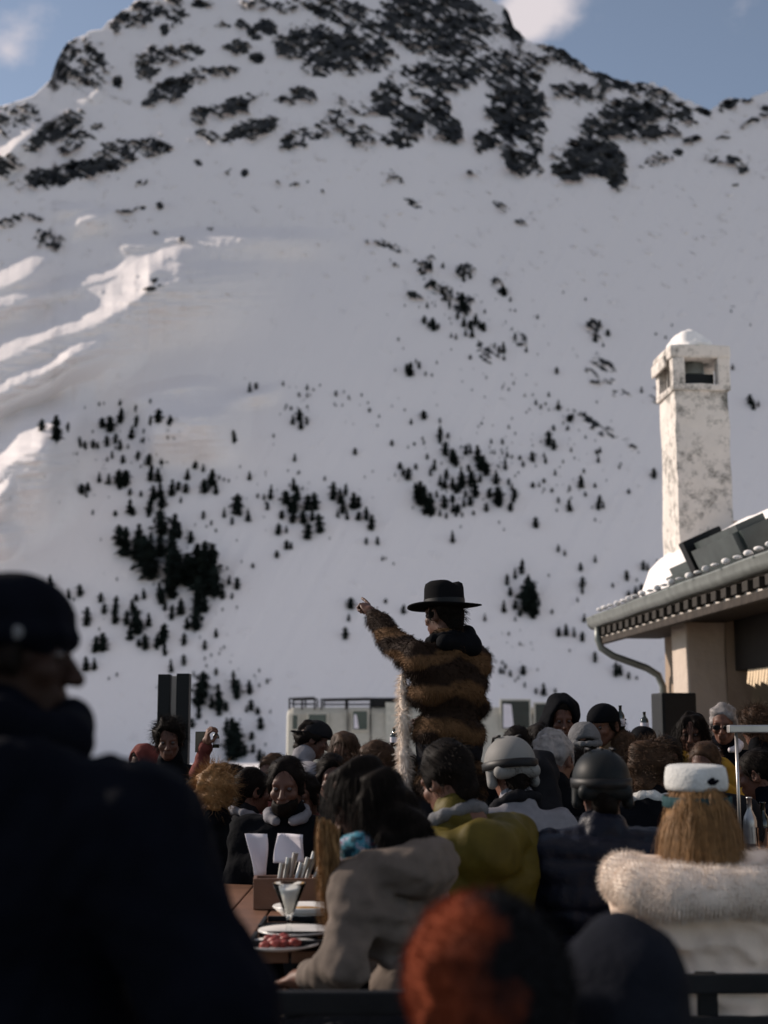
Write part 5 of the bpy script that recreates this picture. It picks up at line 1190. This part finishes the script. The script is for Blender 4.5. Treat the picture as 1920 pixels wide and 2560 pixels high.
# middle rows
person('person in white ski helmet with black goggle strap right of the fur coat', 1268, 1836, 6.3, 24, 'sit', 0, M_skin, M_pale, 1.05, 14, hat=('helmet', M_helmw), hair='short', hyaw=-10, gog=1.03, collarmat=M_char)
person('person in dark hood between the white helmet and the grey haired guest', 1338, 1874, 6.5, 10, 'sit', 0, M_skin, M_char, 1.05, 12, hood='up', hair='short', hyaw=-30)
person('broad grey haired person in dark jacket, large bare head lit from the left', 1385, 1818, 6.9, -14, 'sit', 0, M_skin, M_black, 1.2, 6, hair='crop', hcol=M_hgrey, hyaw=-18)
person('person with curly brown hair and white collar beside the ski helmet', 1628, 1852, 6.4, -18, 'sit', 0, M_skin, M_black, 1.05, 14, hair='curly', hcol=M_hbrown, collarmat=M_beanie_w, hyaw=-12)
person('person with fair tousled hair glowing in the sun, behind the foreground shoulder', 537, 1914, 6.9, 8, 'sit', 0, M_skin, M_black, 1.1, 6, hair='messy', hcol=M_hblond)
person('person with short dark hair looking right over the table, left of the bearded guest', 632, 1914, 7.6, -62, 'sit', 0, M_skin, M_char, 1.05, 6, hair='short', collarmat=M_pale)
person('bearded person in black jacket with pale lapels facing the camera at the table', 717, 1886, 6.5, 172, 'sit', 0, M_skin2, M_black, 1.15, 8, hair='short', beard=True, collarmat=M_pale, handL='grip')
person('person with sunlit brown hair and raised sleeve in front of the van', 938, 1848, 7.9, 115, 'sit', 0, M_skin, M_char, 1.1, 8, hair='short', hcol=M_hbrown, armR=((.33, .1, .32), (.26, .3, .45)), handR='grip')
person('person in dark beanie half hidden left of the fur coat', 985, 1892, 8.4, 0, 'sit', 0, M_skin, M_black, 1.1, 6, hat=('beanie', M_black), hair='crop')
# back rows stand on the lower terrace
BK = dict(pose='stand', floor=-.2)
person('person with curly dark hair facing the camera in front of the black posts', 424, 1796, 9.0, 176, skin=M_skin2, jacket=M_black, hair='curly', hyaw=8, **BK)
person('person in red brown hood left of the curly haired guest', 358, 1858, 9.4, 140, skin=M_skin, jacket=M_red, hood='up', hair='short', hyaw=0, **BK)
ph = person('person in dull red sweater lifting a phone among the left crowd', 560, 1905, 8.9, 20, skin=M_skin, jacket=M_red, hair='short', armL=('w', wp(500, 1935, 8.8), wp(508, 1893, 8.75)), handL='grip', **BK)
p = at(505, 1881, 8.72); g = empty('phone', p, R(10)); tag(g, 'black phone held up in the left crowd', 'phone')
b = MB(); b.box((-.042, -.005, 0), (.042, .005, .125), .004); b.build('case', M_rub, g); b = MB(); b.box((-.039, -.0062, .004), (.039, -.0052, .121)); b.build('screen', M_eye, g)
bottle(540, 1870, 8.7, .115, 'dark slim bottle raised next to the phone', r=.020)
person('person in backward cap and pale grey jacket turned toward the van', 790, 1796, 9.6, -60, skin=M_skin2, jacket=M_pale, hat=('cap', M_char, 1), hair='crop', lean=16, hyaw=-20, pose='stand', floor=-.2)
person('person with long brown hair facing the camera in front of the van', 860, 1826, 8.8, 168, skin=M_skin, jacket=M_navy, hair='long', hcol=M_hbrown, **BK)
bottle(985, 1866, 8.3, .11, 'dark bottle standing up left of the fur coat', r=.022)
person('person with dark hair behind the white ski helmet', 1290, 1812, 8.6, 12, skin=M_skin, jacket=M_black, hair='short', **BK)
person('tall person in dark hood standing in front of the van rear', 1402, 1735, 9.6, 186, skin=M_skin2, jacket=M_black, hood='up', hair='short', fat=1.25, **BK)
person('person in grey knit beanie between the hooded guests', 1458, 1804, 8.0, 6, skin=M_skin, jacket=M_char, hat=('beanie', M_grey), hair='crop', **BK)
person('person with sunlit face and fur trimmed hood drinking in front of the downpipe', 1512, 1754, 9.0, 130, skin=M_skin, jacket=M_tanfur, hair='short', hat=('cap', M_black, 1), hood='down', armR=((.26, .2, .30), (.05, .24, .56)), handR='grip', **BK)
bottle(1552, 1828, 9.0, .16, 'tall dark bottle beside the drinking guest', r=.026); bottle(1612, 1832, 10.0, .145, 'dark bottle near the downpipe', r=.028)
person('person in dark beanie in front of the downpipe', 1606, 1814, 10.0, 4, skin=M_skin, jacket=M_black, hat=('beanie', M_black), hair='crop', **BK)
person('person with long dark hair and ochre sleeves in front of the loudspeaker', 1726, 1776, 9.2, 164, skin=M_skin, jacket=M_ochre, hair='long', hcol=M_hdark, armL=((-.30, .02, .22), (-.20, .22, .32)), armR=((.30, .02, .20), (.28, .22, .3)), handR='grip', **BK)
person('grey haired person in sunglasses and navy jacket with pale collar', 1807, 1754, 9.4, 160, skin=M_skin, jacket=M_navy, hair='crop', hcol=M_hgrey, glasses=True, collarmat=M_paper, **BK)
person('person with brown hair at the right edge under the hut window', 1888, 1766, 9.8, 24, skin=M_skin, jacket=M_black, hair='messy', hcol=M_hbrown, **BK)
person('person in dark jacket seated low behind the steel stand at the right edge', 1885, 1868, 8.6, 60, skin=M_skin, jacket=M_navy, hair='short', pose='sit', floor=-.2, lean=12)
for px_, py_, d_, yw, hr, hc, jk, tx in ((585, 1908, 8.8, 20, 'short', M_hdark, M_black, 'person with dark hair squeezed between the fair hair and the table guests'), (500, 1942, 7.8, -10, 'curly', M_hdark, M_char, 'person with dark curls low beside the foreground shoulder'),
    (680, 1880, 8.6, 150, 'short', M_hbrown, M_red, 'person in red top behind the bearded guest'), (830, 1880, 7.6, -170, 'short', M_hdark, M_black, 'person facing the camera between the woman in taupe and the van'), (905, 1896, 7.2, 30, 'messy', M_hbrown, M_char, 'person with loose brown hair just left of the fur coat'),
    (1020, 1880, 9.0, 10, 'short', M_hdark, M_navy, 'person with dark hair hidden behind the fur coat hem'), (1345, 1806, 9.2, 20, 'bob', M_hdark, M_black, 'person with dark bob below the tall hooded guest'),
    (1560, 1822, 9.0, -30, 'short', M_hbrown, M_char, 'person with brown hair below the drinking guest'), (1665, 1836, 8.2, 170, 'short', M_hdark, M_black, 'person facing the camera under the loudspeaker'), (1760, 1850, 8.0, 150, 'short', M_hbrown, M_char, 'person behind the knit hat of the blond guest'),
    (1560, 1890, 7.4, 15, 'short', M_hdark, M_black, 'person with dark hair just right of the ski helmet'), (1440, 1862, 7.6, -25, 'short', M_hdark, M_black, 'person with dark hair behind the ski helmet'), (760, 1930, 7.2, 160, 'short', M_hdark, M_red, 'person in red jersey right of the bearded guest')):
    person(tx, px_, py_, d_, yw, 'stand' if d_ > 8.3 else 'sit', -.2 if d_ > 8.3 else 0.0, M_skin2, jk, 1.1, 8, hair=hr, hcol=hc)
# the steel stand and the drinks on the right-hand table
p = at(1840, 1826, 7.0); g = empty('metal_stand', (p.x, p.y, .78)); tag(g, 'pale T shaped steel stand rising from the right table', 'stand')
k = p.y / FOC
b = MB(); b.tube([(0, 0, .01), (0, 0, p.z - .78)], .0085, 10); b.build('pole', M_steel, g, True)
b = MB(); b.box((-20 * k, -.03, p.z - .78 - .012), (120 * k, .03, p.z - .78 + .026), .006); b.build('crossbar', M_steel, g)
b = MB(); b.lathe([(0, .0), (.07, .0), (.07, .008), (.02, .016), (0, .016)], seg=20); b.build('foot', M_steel, g, True)
bottle(1872, 1990, 7.7, .30, 'pale bottle with white neck on the right table', r=.036, m=M_steel, z=.78)
bottle(1905, 1990, 8.0, .26, 'dark bottle at the right end of the right table', r=.036, z=.78)
tumbler(1822, 0, 7.55, .15, 'tall drinking glass left of the steel stand', z=.78); tumbler(1850, 0, 7.5, .13, 'drinking glass between the steel stand and the pale bottle', z=.78, m=M_china)
tumbler(1898, 0, 7.6, .14, 'drinking glass in front of the dark bottle on the right table', z=.78)
tumbler(1420, 0, 6.2, .16, 'tall beer glass left of the ski helmet', r=.04, z=.75)
bottle(965, 2040, 6.1, .25, 'dark wine bottle on the table behind the taupe parka', r=.036, z=.75); tumbler(1000, 0, 6.0, .12, 'wide tumbler beside the wine bottle', z=.75)
p = Vector((.20, 5.95, .752)); g = empty('plate', p); tag(g, 'plate of red food on the table behind the patterned scarf', 'plate')
b = MB(); b.lathe([(0, .004), (.07, .004), (.12, .018), (.119, .022), (.07, .009), (0, .009)], seg=30); b.build('dish', M_china, g, True)
b = MB(); b.lathe([(0, .05), (.05, .04), (.085, .016)], seg=16); b.build('food', M_redfood, g, True)
